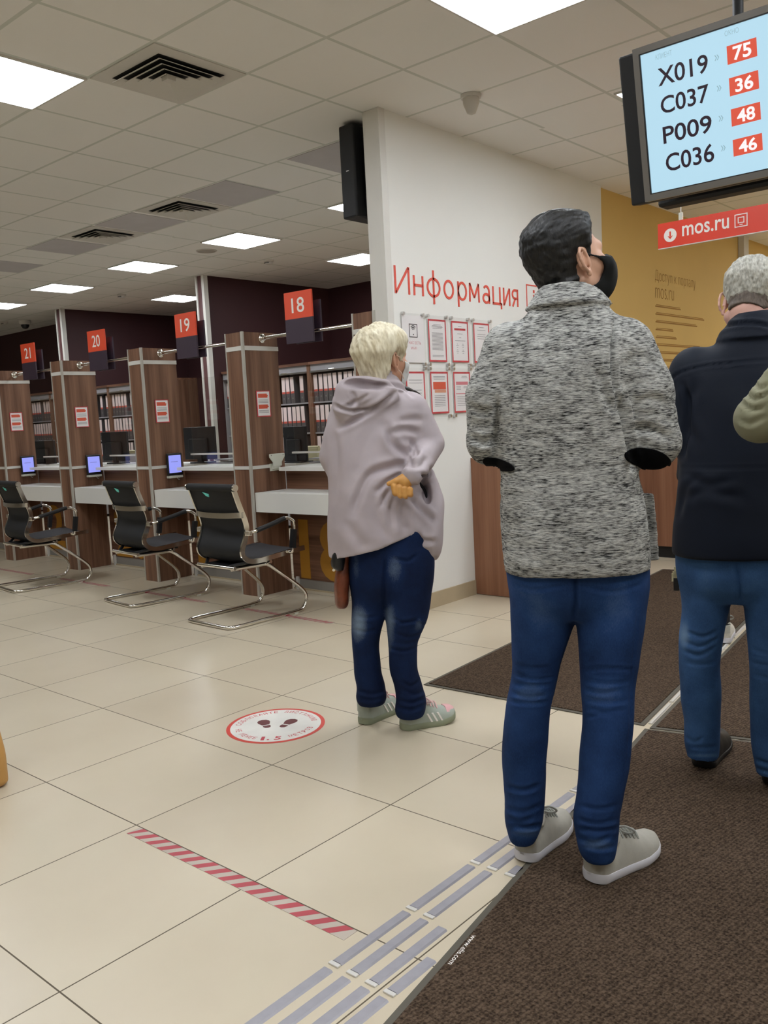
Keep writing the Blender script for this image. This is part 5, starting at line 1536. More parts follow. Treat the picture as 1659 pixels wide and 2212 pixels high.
    if kind == 'runner':
        for t0 in (0.47, 0.56, 0.65):
            for s in (-1, 1):
                m = MB(); rs = []
                for u in np.linspace(0, 1, 7):
                    t = t0 - 0.07 * u + 0.04; w = np.interp(t, T, wv); hh = soleh * 0.95 + u * 0.036
                    off = 1.0 - 0.10 * u ** 1.5
                    rs.append([pt(t - 0.016, s * (w * off + 0.002), hh), pt(t + 0.016, s * (w * off + 0.002), hh), pt(t + 0.016, s * (w * off - 0.004), hh), pt(t - 0.016, s * (w * off - 0.004), hh)])
                m.rings(rs); P.mbpart(m, 'stripe', M_STRIPE, parent)
        m = MB(); rs = []
        for t in np.linspace(0.80, 0.97, 7):
            w = np.interp(t, T, wv) * 0.8; h = np.interp(t, T, top) + soleh * 0.36; l = np.interp(t, T, lift)
            rs.append([pt(t, -w, l + h * 0.72), pt(t, -w * 0.5, l + h + 0.001), pt(t, w * 0.5, l + h + 0.001), pt(t, w, l + h * 0.72), pt(t, 0, l + h * 0.5)])
        m.rings(rs); P.mbpart(m, 'toe_cap', M_SHOEPINK, parent)
    return sole
def relax_1d(w, n):
    w = np.array(w)
    for _ in range(n): w[1:-1] = (w[:-2] + 2 * w[1:-1] + w[2:]) / 4
    return w
def leg_rows(P, rows, ratio=1.08, d0=0.0, d1=0.0):
    """(py, left px, right px) rows; depth runs from d0 at the first row to d1 at the last"""
    out = []
    n = len(rows)
    ys = [r[0] for r in rows]
    for r in rows:
        t = (r[0] - ys[0]) / (ys[-1] - ys[0]); d = d0 + (d1 - d0) * t
        q = P.row(r[0], r[1], r[2], 0.1, d); out.append((q[0], q[1], q[2], q[3], max(q[3] * ratio, 0.045)))
    return out
# ------------------------------------------------------------------ the man in the grey knitted jacket
def build_grey_man():
    P = Person((-1.195, 2.032), 'man with black hair and black mask in grey knitted jacket and blue jeans')
    L = P.L
    J = dict(head=L(1226, 570, 0.015), neck=L(1225, 668, 0.0), chest=L(1226, 830, 0.0), pelvis=L(1245, 1150, 0.0),
             sh_l=L(1095, 745, 0.0), el_l=L(1056, 955, 0.0), wr_l=L(1150, 945, 0.25), sh_r=L(1350, 738, 0.0), el_r=L(1410, 955, -0.01), wr_r=L(1320, 945, 0.25),
             hip_l=L(1175, 1200, 0.0), hip_r=L(1315, 1200, 0.0), kn_l=L(1155, 1470, 0.03), kn_r=L(1312, 1500, -0.03), an_l=L(1132, 1810, 0.06), an_r=L(1292, 1850, -0.05))
    heel_l = np.array([*(L(1128, 1862, 0.05)[:2]), 0.006]); heel_r = np.array([*(L(1272, 1905, -0.045)[:2]), 0.008])
    toe_l = heel_l + np.array([0.125, 0.235, 0]); toe_r = heel_r + np.array([0.195, 0.20, 0])
    J.update(heel_l=heel_l, heel_r=heel_r, tip_l=toe_l, tip_r=toe_r)
    J['headrot'] = rot3(math.radians(57), math.radians(13), math.radians(2))
    hs = 0.98
    hands = [hand_prims(J['wr_' + s], (0.2 * k, 0.9, 0.1), (k * 0.9, 0.1, 0.1), (0, 0, 1), 1.0, 0.8) for s, k in (('l', 1), ('r', -1))]
    V, Q = body_mesh(P, J, dict(s=hs, jaw=1.0), hands, [J['wr_l'] + np.array([0.02, .08, 0]), J['wr_r'] + np.array([-0.02, .08, 0])])
    P.part('person', V, Q, M_SKIN, None)
    add_eyes(P, J, hs)
    V, Q = hair_mesh('short', 0.006, 0.024, 1.0, back=0.0, strand=0.0030, front=0.004, seed=3)
    P.part('hair', on_head(J, hs, V), Q, M_BLACKHAIR, P.root)
    V, Q = mask_mesh(1.0, puff=0.012)
    P.part('face_mask', on_head(J, hs, V), Q, M_MASKB, P.root)
    # jacket
    rows = [P.row(1245, 1090, 1408, .150), P.row(1180, 1086, 1406, .158), P.row(1100, 1082, 1396, .156), P.row(1000, 1080, 1376, .150), P.row(900, 1078, 1368, .150), P.row(820, 1078, 1368, .146),
            P.row(760, 1086, 1372, .135), P.row(715, 1105, 1352, .115), P.row(680, 1130, 1325, .100), P.row(655, 1150, 1305, .090), P.row(638, 1158, 1296, .082)]
    hem = P.row(1228, 1086, 1411, .15)[0]
    f = Field(axis(-0.34, 0.36, 0.0065), axis(-0.24, 0.36, 0.0065), axis(hem - 0.05, 1.66, 0.0065))
    f.add(P_stack(rows, 2.5, zlo=lambda X, Y: hem + 0 * X, yaw=math.radians(-6)))
    for s, k in (('l', -1), ('r', 1)):
        sh, el, wr = J['sh_' + s], J['el_' + s], J['wr_' + s]
        ra, rb = ((0.082, 0.068) if s == 'r' else (0.078, 0.062))
        mid = (sh + el) / 2 + np.array([0.012 * k, -0.01, 0.0])
        f.add(P_cap(sh + np.array([-0.012 * k, 0, -0.015]), mid, ra, rb + 0.006), 0.022)
        f.add(P_cap(mid, el, rb + 0.006, rb), 0.02)
        f.add(P_cap(el, el * 0.35 + wr * 0.65, rb - 0.002, 0.052), 0.015)
        f.add(P_cap(el * 0.35 + wr * 0.65, wr, 0.052, 0.046), 0.01)
    # collar standing at the nape, turned down over the shoulders
    f.add(P_stack([P.row(668, 1127, 1330, .112), P.row(655, 1138, 1320, .106), P.row(640, 1148, 1306, .095), P.row(622, 1160, 1284, .082), P.row(616, 1166, 1276, .078)], 2.2), 0.0)
    f.cut(P_stack([P.row(690, 1190, 1275, .06, 0.0), P.row(640, 1174, 1284, .068, 0.0), P.row(600, 1172, 1286, .072, 0.0)], 2.0), 0.004)
    # front flap edge swinging out to the right
    f.add(P_stack([P.row(1212, 1395, 1428, .012, 0.10), P.row(1150, 1392, 1420, .013, 0.10), P.row(1065, 1378, 1409, .014, 0.10)], 3.0), 0.01)
    V, Q = f.mesh(); V = relax(V, Q, 3)
    N = vnormals(V, Q)
    V = P.fold(V, N, [
        ([(1330, 690), (1322, 760), (1324, 820), (1335, 880)], 5, 0.014),
        ([(1290, 800), (1310, 860), (1335, 900)], 10, 0.010),
        ([(1340, 860), (1352, 930), (1370, 1010)], 8, 0.022),
        ([(1075, 860), (1072, 920), (1068, 985)], 7, 0.014),
        ([(1350, 790), (1380, 770), (1410, 790)], 12, 0.005), ([(1370, 870), (1410, 860), (1440, 875)], 11, 0.006),
        ([(1362, 930), (1400, 925), (1445, 945)], 10, 0.008), ([(1020, 880), (1045, 890), (1066, 880)], 8, 0.006), ([(1020, 945), (1045, 955), (1068, 945)], 8, 0.009),
        ([(1398, 1050), (1402, 1120), (1410, 1180)], 5, 0.008),
        ([(1150, 830), (1160, 960), (1150, 1100)], 26, 0.004), ([(1275, 930), (1290, 1050), (1300, 1180)], 24, 0.005), ([(1240, 700), (1242, 900), (1246, 1215)], 3, 0.0025)])
    N = vnormals(V, Q); V = V + N * (0.0035 * vnoise(V * 9, 2) + 0.0015 * vnoise(V * np.array([30, 30, 90]), 5))[:, None]
    jk = P.part('knitted_jacket', V, Q, M_BOUCLE, P.root)
    # elbow patches: discs of felt laid on the sleeve surface
    from mathutils.bvhtree import BVHTree
    W = P.world(V); tree = BVHTree.FromPolygons(W.tolist(), Q.tolist())
    for cx, cy, rx, ry, ang in ((1398, 990, 50, 22, 0.16), (1078, 1003, 36, 12, 0.30)):
        pts = []; ok = {}
        NR, NS = 10, 40
        for i in range(NR + 1):
            for j in range(NS):
                q = 2 * math.pi * j / NS; u, w_ = rx * i / NR * math.cos(q), ry * i / NR * math.sin(q)
                px, py = cx + u * math.cos(ang) - w_ * math.sin(ang), cy + u * math.sin(ang) + w_ * math.cos(ang)
                d = Vector(ray(px, py)).normalized(); hit, nn, _, dist = tree.ray_cast(Vector(EYE), d)
                if hit is not None:
                    h = np.array(hit); n_ = np.array(nn); ok[(i, j)] = (h, n_, dist)
        if (0, 0) not in ok: continue
        d0 = np.median([v[2] for v in ok.values()]); idx_ = {}; vs_ = []
        for k_, (h, n_, dist) in ok.items():
            if abs(dist - d0) < 0.12:
                idx_[k_] = len(vs_); h = h + n_ * 0.003 - P.base; vs_.append([h @ P.r, h @ P.v, h[2]])
        fs_ = []
        for i in range(NR):
            for j in range(NS):
                c4 = [(i, j), (i + 1, j), (i + 1, (j + 1) % NS), (i, (j + 1) % NS)]
                if all(c in idx_ for c in c4): fs_.append([idx_[c] for c in c4])
        if not fs_: continue
        o = P.part('elbow_patch', np.array(vs_), np.array(fs_), M_PATCH, jk)
        so = o.modifiers.new('thick', 'SOLIDIFY'); so.thickness = 0.004; so.offset = 0
    # jeans
    f = Field(axis(-0.28, 0.30, 0.0065), axis(-0.26, 0.26, 0.0065), axis(0.05, 1.08, 0.0065))
    f.add(P_stack([P.row(1330, 1140, 1362, .070), P.row(1290, 1112, 1384, .112), P.row(1260, 1101, 1394, .126), P.row(1220, 1098, 1398, .132), P.row(1150, 1100, 1392, .126), P.row(1080, 1112, 1376, .11)], 2.3,
                  zlo=lambda X, Y: P.row(1328, 1108, 1392, .1)[0] + 0 * X), 0.0)
    lrow = leg_rows(P, [(1215, 1098, 1248), (1270, 1099, 1246), (1330, 1104, 1241), (1400, 1106, 1222), (1440, 1106, 1210), (1480, 1100, 1201), (1530, 1091, 1191), (1600, 1085, 1185), (1660, 1084, 1180), (1720, 1089, 1179), (1765, 1089, 1175), (1800, 1095, 1164), (1816, 1101, 1156)], 1.05, 0.0, 0.055)
    rrow = leg_rows(P, [(1215, 1236, 1400), (1270, 1236, 1399), (1330, 1245, 1394), (1420, 1253, 1382), (1480, 1255, 1374), (1530, 1257, 1370), (1600, 1254, 1364), (1660, 1250, 1358), (1720, 1244, 1347), (1770, 1238, 1338), (1805, 1243, 1336), (1838, 1250, 1332), (1856, 1262, 1328)], 1.05, 0.0, -0.05)
    f.add(P_stack(lrow, 2.2), 0.02); f.add(P_stack(rrow, 2.2), 0.02)
    V, Q = f.mesh(); V = relax(V, Q, 3); N = vnormals(V, Q)
    st = [([(1242, 1240), (1244, 1290), (1240, 1335)], 5, 0.012), ([(1110, 1262), (1150, 1275), (1225, 1262)], 4, 0.004), ([(1250, 1262), (1320, 1278), (1385, 1262)], 4, 0.004),
          ([(1378, 1300), (1368, 1420), (1362, 1540), (1350, 1660)], 2.5, 0.003)]
    for y, x0, x1, dy in ((1435, 1112, 1190, 8), (1455, 1108, 1200, 14), (1475, 1104, 1190, 6), (1495, 1100, 1180, 12), (1515, 1098, 1185, 4)):
        st.append(([(x0, y), ((x0 + x1) / 2, y + dy), (x1, y + dy * 0.5)], 4, random.uniform(0.002, 0.0042)))
    for y, x0, x1, dy in ((1448, 1262, 1370, -4), (1468, 1258, 1366, 10), (1488, 1260, 1340, 10), (1510, 1262, 1368, 8), (1532, 1270, 1350, 6), (1550, 1262, 1330, -6)):
        st.append(([(x0, y), ((x0 + x1) / 2, y + dy), (x1, y + dy * 0.3)], 4, random.uniform(0.002, 0.0042)))
    for y, x0, x1, dy in ((1700, 1095, 1165, 8), (1745, 1092, 1172, 10), (1768, 1096, 1150, 10), (1785, 1105, 1168, 4)):
        st.append(([(x0, y), ((x0 + x1) / 2, y + dy), (x1, y + dy * random.uniform(-0.8, 0.4))], 5, random.uniform(0.003, 0.006)))
    for y, x0, x1, dy in ((1740, 1250, 1336, 8), (1768, 1246, 1330, 12), (1790, 1255, 1336, 4), (1810, 1250, 1320, 12), (1828, 1262, 1332, 6)):
        st.append(([(x0, y), ((x0 + x1) / 2, y + dy), (x1, y + dy * random.uniform(-0.8, 0.4))], 5, random.uniform(0.003, 0.006)))
    V = P.fold(V, N, st); N = vnormals(V, Q); V = V + N * (0.004 * vnoise(V * 11, 4))[:, None]
    o = P.part('jeans', V, Q, M_DENIM, P.root)
    set_wear(o, P, V, [(1165, 1300, 40, 60, .25), (1330, 1330, 40, 70, .25), (1300, 1700, 30, 90, .12), (1140, 1500, 40, 30, .35), (1310, 1500, 50, 40, .35), (1140, 1800, 40, 12, .5), (1290, 1825, 40, 16, .5)])
    sm = dict(sole=M_SOLEW, upper=M_SHOEGREY, collar=M_SHOEGREY, tab=M_SHOETAB, lace=M_LACE)
    shoe(P, heel_l, toe_l, 0.098, 0.094, sm); shoe(P, heel_r, toe_r, 0.102, 0.096, sm)
build_grey_man()

# ------------------------------------------------------------------ the woman in the lilac raincoat
def build_woman():
    P = Person((-2.368, 2.658), 'blonde woman in lilac grey raincoat and blue jeans, right hand on her back')
    L = P.L
    J = dict(head=L(829, 777, 0.0), neck=L(815, 842, -0.01), chest=L(812, 930, 0.0), pelvis=L(830, 1140, 0.0),
             sh_l=L(745, 885, 0.0), el_l=L(722, 985, 0.03), wr_l=L(752, 1075, 0.16), sh_r=L(893, 880, 0.0), el_r=L(931, 962, 0.0), wr_r=L(888, 1028, -0.175),
             hip_l=L(800, 1175, 0.0), hip_r=L(872, 1175, 0.0), kn_l=L(797, 1345, 0.02), kn_r=L(878, 1360, 0.02), an_l=L(802, 1515, 0.03), an_r=L(890, 1540, -0.03))
    heel_l = np.array([*(L(781, 1562, 0.04)[:2]), 0.0]); heel_r = np.array([*(L(866, 1590, -0.04)[:2]), 0.0])
    toe_l = heel_l + np.array([0.165, 0.20, 0]); toe_r = heel_r + np.array([0.235, 0.085, 0])
    J.update(heel_l=heel_l, heel_r=heel_r, tip_l=toe_l, tip_r=toe_r)
    J['headrot'] = rot3(math.radians(50), math.radians(0), math.radians(-3)); hs = 0.96
    # right hand: back of the hand towards us, fingers hanging and curling under
    hp = []
    D = -0.186
    hp.append((P_cap(J['wr_r'], L(874, 1040, D), 0.026, 0.028), 0.012))
    hp.append((P_ell(L(870, 1042, D + 0.008), (0.038, 0.020, 0.026)), 0.012))
    for i in range(4):
        x0, y0 = 851 + i * 11.5, 1047 + i * 2.4; x1, y1 = 853 + i * 10.8, (1065, 1070, 1071, 1067)[i]
        a = L(x0, y0 + 4, D - 0.016); b = L(x1, y1, D - 0.020); c = L(x1 + 2, y1 + 2, D + 0.012)
        hp.append((P_cap(a, b, 0.0128, 0.0108), 0.0012)); hp.append((P_cap(b, c, 0.0108, 0.0095), 0.0015)); hp.append((P_cap(c, c + np.array([0, 0.012, 0.018]), 0.010, 0.009), 0.003))
    hp.append((P_cap(L(876, 1030, D - 0.004), L(856, 1039, D - 0.010), 0.0165, 0.0125), 0.008)); hp.append((P_cap(L(856, 1039, D - 0.010), L(840, 1045, D - 0.004), 0.0120, 0.0095), 0.004))
    lh = hand_prims(J['wr_l'], (0.1, 0.8, -0.5), (0.9, 0, 0.2), (0.1, 0.5, 0.8), 0.92, 1.2)
    V, Q = body_mesh(P, J, dict(s=hs, jaw=0.98), [lh, hp], [L(866, 1052, D)], slim=0.95, hres=0.0026)
    c = L(866, 1048, D); near = np.linalg.norm(V - c, axis=1) < 0.10
    P.part('person', V, Q, [M_SKINW, M_HAND], None, mi=near[Q].all(1))
    add_eyes(P, J, hs)
    V, Q = hair_mesh('woman', 0.020, 0.034, 0.98, back=0.018, strand=0.0045, flow='swirl', front=0.006, seed=8)
    P.part('hair', on_head(J, hs, V), Q, M_BLONDE, P.root)
    V, Q = mask_mesh(0.98, thick=0.003, puff=0.005, ear_y=0.056, cut=False)
    mk = P.part('face_mask', on_head(J, hs, V), Q, M_MASKW, P.root)
    for s in (-1, 1):
        for z0, z1 in ((-0.014, 0.016), (-0.080, -0.038)):
            path = [(s * 0.062, 0.056, z0), (s * 0.074, 0.030, (z0 + z1) / 2 + 0.004), (s * 0.086, -0.008, z1)]
            path = smooth_path(path, 6)
            m = MB().tube(on_head(J, hs, np.array(path)), 0.0022, 6); P.mbpart(m, 'ear_loop', M_STRAPW, mk)
    # raincoat
    rows = [P.row(1206, 711, 900, .150), P.row(1150, 709, 908, .152), P.row(1080, 709, 905, .148), P.row(1000, 708, 902, .142), P.row(940, 712, 905, .136), P.row(895, 724, 902, .126),
            P.row(862, 742, 888, .108), P.row(838, 764, 866, .088), P.row(822, 778, 856, .075), P.row(808, 784, 852, .070)]
    zl, zr = L(712, 1203)[2], L(888, 1148)[2]; rl, rr_ = L(712, 1203)[0], L(888, 1148)[0]
    hem = lambda X, Y: np.maximum(zl, zl + (zr - zl) * ((X - rl) / (rr_ - rl)).clip(-0.2, 1.3) ** 1.3 if False else zl + (zr - zl) * np.clip((X - rl) / (rr_ - rl), 0, 1.2) ** 1.4) + 0 * Y
    f = Field(axis(-0.30, 0.34, 0.0065), axis(-0.28, 0.30, 0.0065), axis(0.66, 1.53, 0.0065))
    f.add(P_stack(rows, 2.3, zlo=hem))
    # sleeves
    f.add(P_cap(J['sh_r'] + np.array([-0.01, 0, -0.01]), J['el_r'] + np.array([-0.006, 0, 0.01]), 0.072, 0.060), 0.04)
    cuff = L(891, 1025, -0.172)
    f.add(P_cap(J['el_r'] + np.array([-0.006, 0, 0.0]), J['el_r'] * 0.4 + cuff * 0.6, 0.060, 0.050), 0.012)
    f.add(P_cap(J['el_r'] * 0.4 + cuff * 0.6, cuff, 0.050, 0.043), 0.004)
    f.add(P_cap(J['sh_l'] + np.array([0.01, 0, -0.01]), J['el_l'], 0.068, 0.056), 0.04)
    f.add(P_cap(J['el_l'], J['wr_l'], 0.056, 0.046), 0.02)
    # front panel hanging beyond the hip
    f.add(P_stack([P.row(1207, 926, 945, .05, 0.03), P.row(1192, 905, 952, .08, 0.01), P.row(1155, 884, 957, .10, 0.0), P.row(1100, 880, 961, .09, 0.02), P.row(1050, 886, 949, .06, 0.04), P.row(1005, 895, 930, .04, 0.04)], 2.4), 0.035)
    # hollow opening under the arm
    f.cut(P_ell(L(921, 1062, -0.02), (0.020, 0.05, 0.062)), 0.01)
    # hood lying on the back
    f.add(P_ell(L(792, 846, -0.105), (0.128, 0.050, 0.064), rot3(0, 0, math.radians(10)).T), 0.02)
    f.add(P_ell(L(748, 872, -0.095), (0.060, 0.045, 0.065)), 0.02)
    f.cut(P_ell(L(790, 832, -0.128), (0.085, 0.030, 0.020), rot3(0, 0, math.radians(8)).T), 0.015)
    # turned collar
    f.add(P_stack([P.row(846, 762, 882, .100), P.row(832, 774, 872, .088), P.row(818, 780, 862, .080), P.row(798, 784, 856, .078)], 2.2), 0.004)
    f.cut(P_stack([P.row(842, 806, 850, .05, 0.01), P.row(815, 796, 858, .062, 0.0), P.row(790, 794, 866, .07, 0.0)], 2.0), 0.004)
    V, Q = f.mesh(); V = relax(V, Q, 3); N = vnormals(V, Q)
    V = P.fold(V, N, [
        ([(722, 875), (735, 882), (760, 887), (800, 880), (845, 858)], 4, 0.012), ([(735, 925), (780, 900), (830, 868), (855, 846)], 6, 0.014), ([(795, 828), (840, 832), (872, 838), (892, 856)], 4, 0.010),
        ([(760, 845), (765, 865), (752, 880)], 5, 0.008), ([(800, 850), (770, 868), (745, 878)], 4, 0.006),
        ([(835, 920), (850, 960), (880, 985), (890, 1000)], 8, 0.014), ([(845, 935), (875, 928), (905, 935)], 7, 0.010), ([(862, 910), (890, 905), (915, 908)], 7, 0.006),
        ([(885, 968), (895, 985), (905, 972)], 5, 0.014), ([(888, 950), (895, 970), (900, 985)], 5, 0.010), ([(880, 1000), (905, 1008), (925, 985)], 7, 0.008),
        ([(890, 1002), (850, 1008), (800, 1025), (775, 1070), (762, 1112)], 9, 0.015), ([(870, 1020), (835, 1042), (815, 1062)], 6, 0.014), ([(842, 1052), (830, 1075), (825, 1095)], 6, 0.010),
        ([(850, 1078), (845, 1105), (850, 1140)], 8, 0.008), ([(872, 1080), (868, 1120), (880, 1148)], 9, 0.010), ([(885, 1075), (915, 1105), (938, 1125)], 7, 0.012),
        ([(725, 930), (728, 1000), (722, 1080)], 9, 0.006), ([(745, 1120), (770, 1160), (790, 1185)], 12, 0.006), ([(810, 1090), (820, 1130), (840, 1165)], 10, 0.006),
        ([(918, 1025), (912, 1045), (920, 1058)], 5, 0.012), ([(898, 1150), (912, 1168), (940, 1170)], 6, 0.012),
        ([(830, 895), (790, 960), (765, 1040)], 16, 0.006), ([(905, 1022), (925, 1030), (930, 1010)], 4, 0.010)])
    N = vnormals(V, Q); V = V + N * (0.0045 * vnoise(V * 8, 12) + 0.002 * vnoise(V * 22, 13))[:, None]
    ct = P.part('raincoat', V, Q, M_COAT, P.root)
    # dark inside edge of the open front beyond the shoulder, and the cuff tab
    m = MB().tube(smooth_path([L(868, 838, -0.02), L(884, 844, 0.02), L(902, 850, 0.06), L(915, 872, 0.09), L(924, 895, 0.11)], 5), [0.010 + 0.004 * math.sin(i * 0.5) for i in range(21)], 8)
    P.mbpart(m, 'zip_edge', M_BLACKPL, ct)
    m = MB().tube(smooth_path([L(898, 1020, -0.185), L(912, 1026, -0.165), L(924, 1024, -0.12)], 5), 0, flat=(0.010, 0.003), up=(0, 0, 1)); P.mbpart(m, 'cuff_tab', M_COATIN, ct, smooth=False)
    m = MB().tube(smooth_path([L(903, 1040, 0.0), L(918, 1060, 0.02), L(925, 1085, 0.03), L(935, 1068, 0.05), L(930, 1035, 0.04)], 5), 0.006, 8); P.mbpart(m, 'drawcord', M_BLACKPL, ct)
    # jeans
    f = Field(axis(-0.26, 0.26, 0.0065), axis(-0.22, 0.22, 0.0065), axis(0.04, 0.95, 0.0065))
    f.add(P_stack([P.row(1300, 785, 905, .06), P.row(1275, 764, 926, .10), P.row(1245, 756, 935, .118), P.row(1220, 754, 936, .122), P.row(1180, 752, 934, .124), P.row(1120, 756, 920, .11)], 2.3, zlo=lambda X, Y: P.row(1300, 758, 931, .1)[0] + 0 * X))
    lrow = leg_rows(P, [(1185, 755, 848), (1235, 755, 846), (1300, 759, 836), (1340, 760, 829), (1370, 760, 823), (1410, 762, 820), (1450, 764, 823), (1485, 770, 831), (1505, 769, 835), (1520, 775, 832)], 1.1, 0.0, 0.035)
    rrow = leg_rows(P, [(1185, 832, 934), (1235, 832, 934), (1300, 832, 930), (1335, 834, 924), (1365, 836, 912), (1395, 838, 902), (1440, 842, 902), (1480, 852, 912), (1510, 855, 921), (1530, 852, 921), (1547, 857, 915)], 1.1, 0.0, -0.035)
    f.add(P_stack(lrow, 2.2), 0.02); f.add(P_stack(rrow, 2.2), 0.02)
    V, Q = f.mesh(); V = relax(V, Q, 3); N = vnormals(V, Q)
    st = [([(832, 1200), (830, 1270), (831, 1320)], 4, 0.012), ([(845, 1205), (880, 1212), (900, 1200)], 4, 0.005), ([(872, 1200), (885, 1260), (880, 1340)], 2, 0.002)]
    for y, x0, x1, dy in ((1335, 845, 905, 10), (1352, 850, 920, -10), (1368, 855, 915, 8), (1385, 845, 900, 5), (1400, 842, 900, 6)): st.append(([(x0, y), ((x0 + x1) / 2, y + dy), (x1, y)], 3.5, random.uniform(0.002, 0.005)))
    for y, x0, x1, dy in ((1470, 868, 905, 12), (1490, 872, 918, 10), (1512, 860, 918, 6), (1528, 858, 915, 6)): st.append(([(x0, y), ((x0 + x1) / 2, y + dy), (x1, y + dy * random.uniform(-0.8, 0.4))], 4, random.uniform(0.003, 0.006)))
    for y, x0, x1, dy in ((1330, 768, 820, 5), (1360, 765, 815, 5), (1492, 775, 830, 8), (1508, 775, 828, 5)): st.append(([(x0, y), ((x0 + x1) / 2, y + dy), (x1, y)], 4, random.uniform(0.002, 0.005)))
    V = P.fold(V, N, st); N = vnormals(V, Q); V = V + N * (0.0035 * vnoise(V * 11, 21))[:, None]
    o = P.part('jeans', V, Q, M_DENIMW, P.root)
    set_wear(o, P, V, [(775, 1345, 18, 40, .75), (842, 1355, 12, 50, .6), (855, 1235, 16, 46, .32), (768, 1225, 8, 40, .25), (905, 1350, 10, 18, .3)])
    sm = dict(sole=M_SOLEMINT, upper=M_SHOEMINT, collar=M_SHOEPINK, tab=M_SHOEMINT, lace=M_LACEPINK)
    shoe(P, heel_l, toe_l, 0.092, 0.092, sm, 'runner'); shoe(P, heel_r, toe_r, 0.092, 0.092, sm, 'runner')
    # handbag hanging on her far side
    t = thing('handbag', 'brown leather handbag hanging at the left side of the blonde woman', 'bag')
    W = lambda q: tuple(P.world(np.array([q]))[0])
    cx = L(740, 1250, 0.06); rows = []
    f = Field(axis(cx[0] - 0.08, cx[0] + 0.08, 0.005), axis(-0.12, 0.24, 0.006), axis(0.50, 0.84, 0.005))
    f.add(P_stack([P.row(1304, 727, 752, .115, 0.06), P.row(1295, 724, 755, .130, 0.06), P.row(1262, 722, 757, .135, 0.06), P.row(1230, 727, 757, .125, 0.06), P.row(1195, 738, 757, .105, 0.06), P.row(1180, 742, 756, .095, 0.06)], 3.0))
    V, Q = f.mesh(); V = relax(V, Q, 2); N = vnormals(V, Q); V = V + N * (0.004 * vnoise(V * 22, 31))[:, None]
    leather = plain('brown_leather', S(112, 58, 36), 0.32, var=0.35, scale=26, bmp=0.3, bscale=120)
    def plainmesh(name, V, Q, mat, par):
        me = bpy.data.meshes.new(name); me.from_pydata(P.world(V).tolist(), [], Q.tolist()); me.materials.append(mat); me.polygons.foreach_set('use_smooth', [True] * len(me.polygons))
        o = bpy.data.objects.new(name, me); COL.objects.link(o); o.parent = par; return o
    plainmesh('bag_body', V, Q, leather, t)
    for dd in (-0.01, 0.13):
        MB().tube([W(q) for q in smooth_path([L(747, 1185, dd), L(746, 1140, dd * 0.6 + 0.06), L(744, 1090, 0.12), L(748, 1075, 0.16)], 6)], 0.007, 8).build('strap', leather, t, smooth=True)
    f = Field(axis(cx[0] - 0.1, cx[0] + 0.08, 0.005), axis(-0.14, 0.1, 0.005), axis(0.6, 0.84, 0.005))
    f.add(P_stack([P.row(1232, 727, 742, .02, -0.06), P.row(1222, 716, 744, .035, -0.06), P.row(1205, 716, 746, .038, -0.06), P.row(1185, 722, 746, .034, -0.06)], 2.2))
    V, Q = f.mesh(); plainmesh('black_pouch', V, Q, M_BLACKPL, t)
    a = W(L(721, 1231, -0.103)); MB().cyl(a, tuple(np.array(a) - P.v * 0.006), 0.006, 10).build('stud', M_CHROME, t)
build_woman()

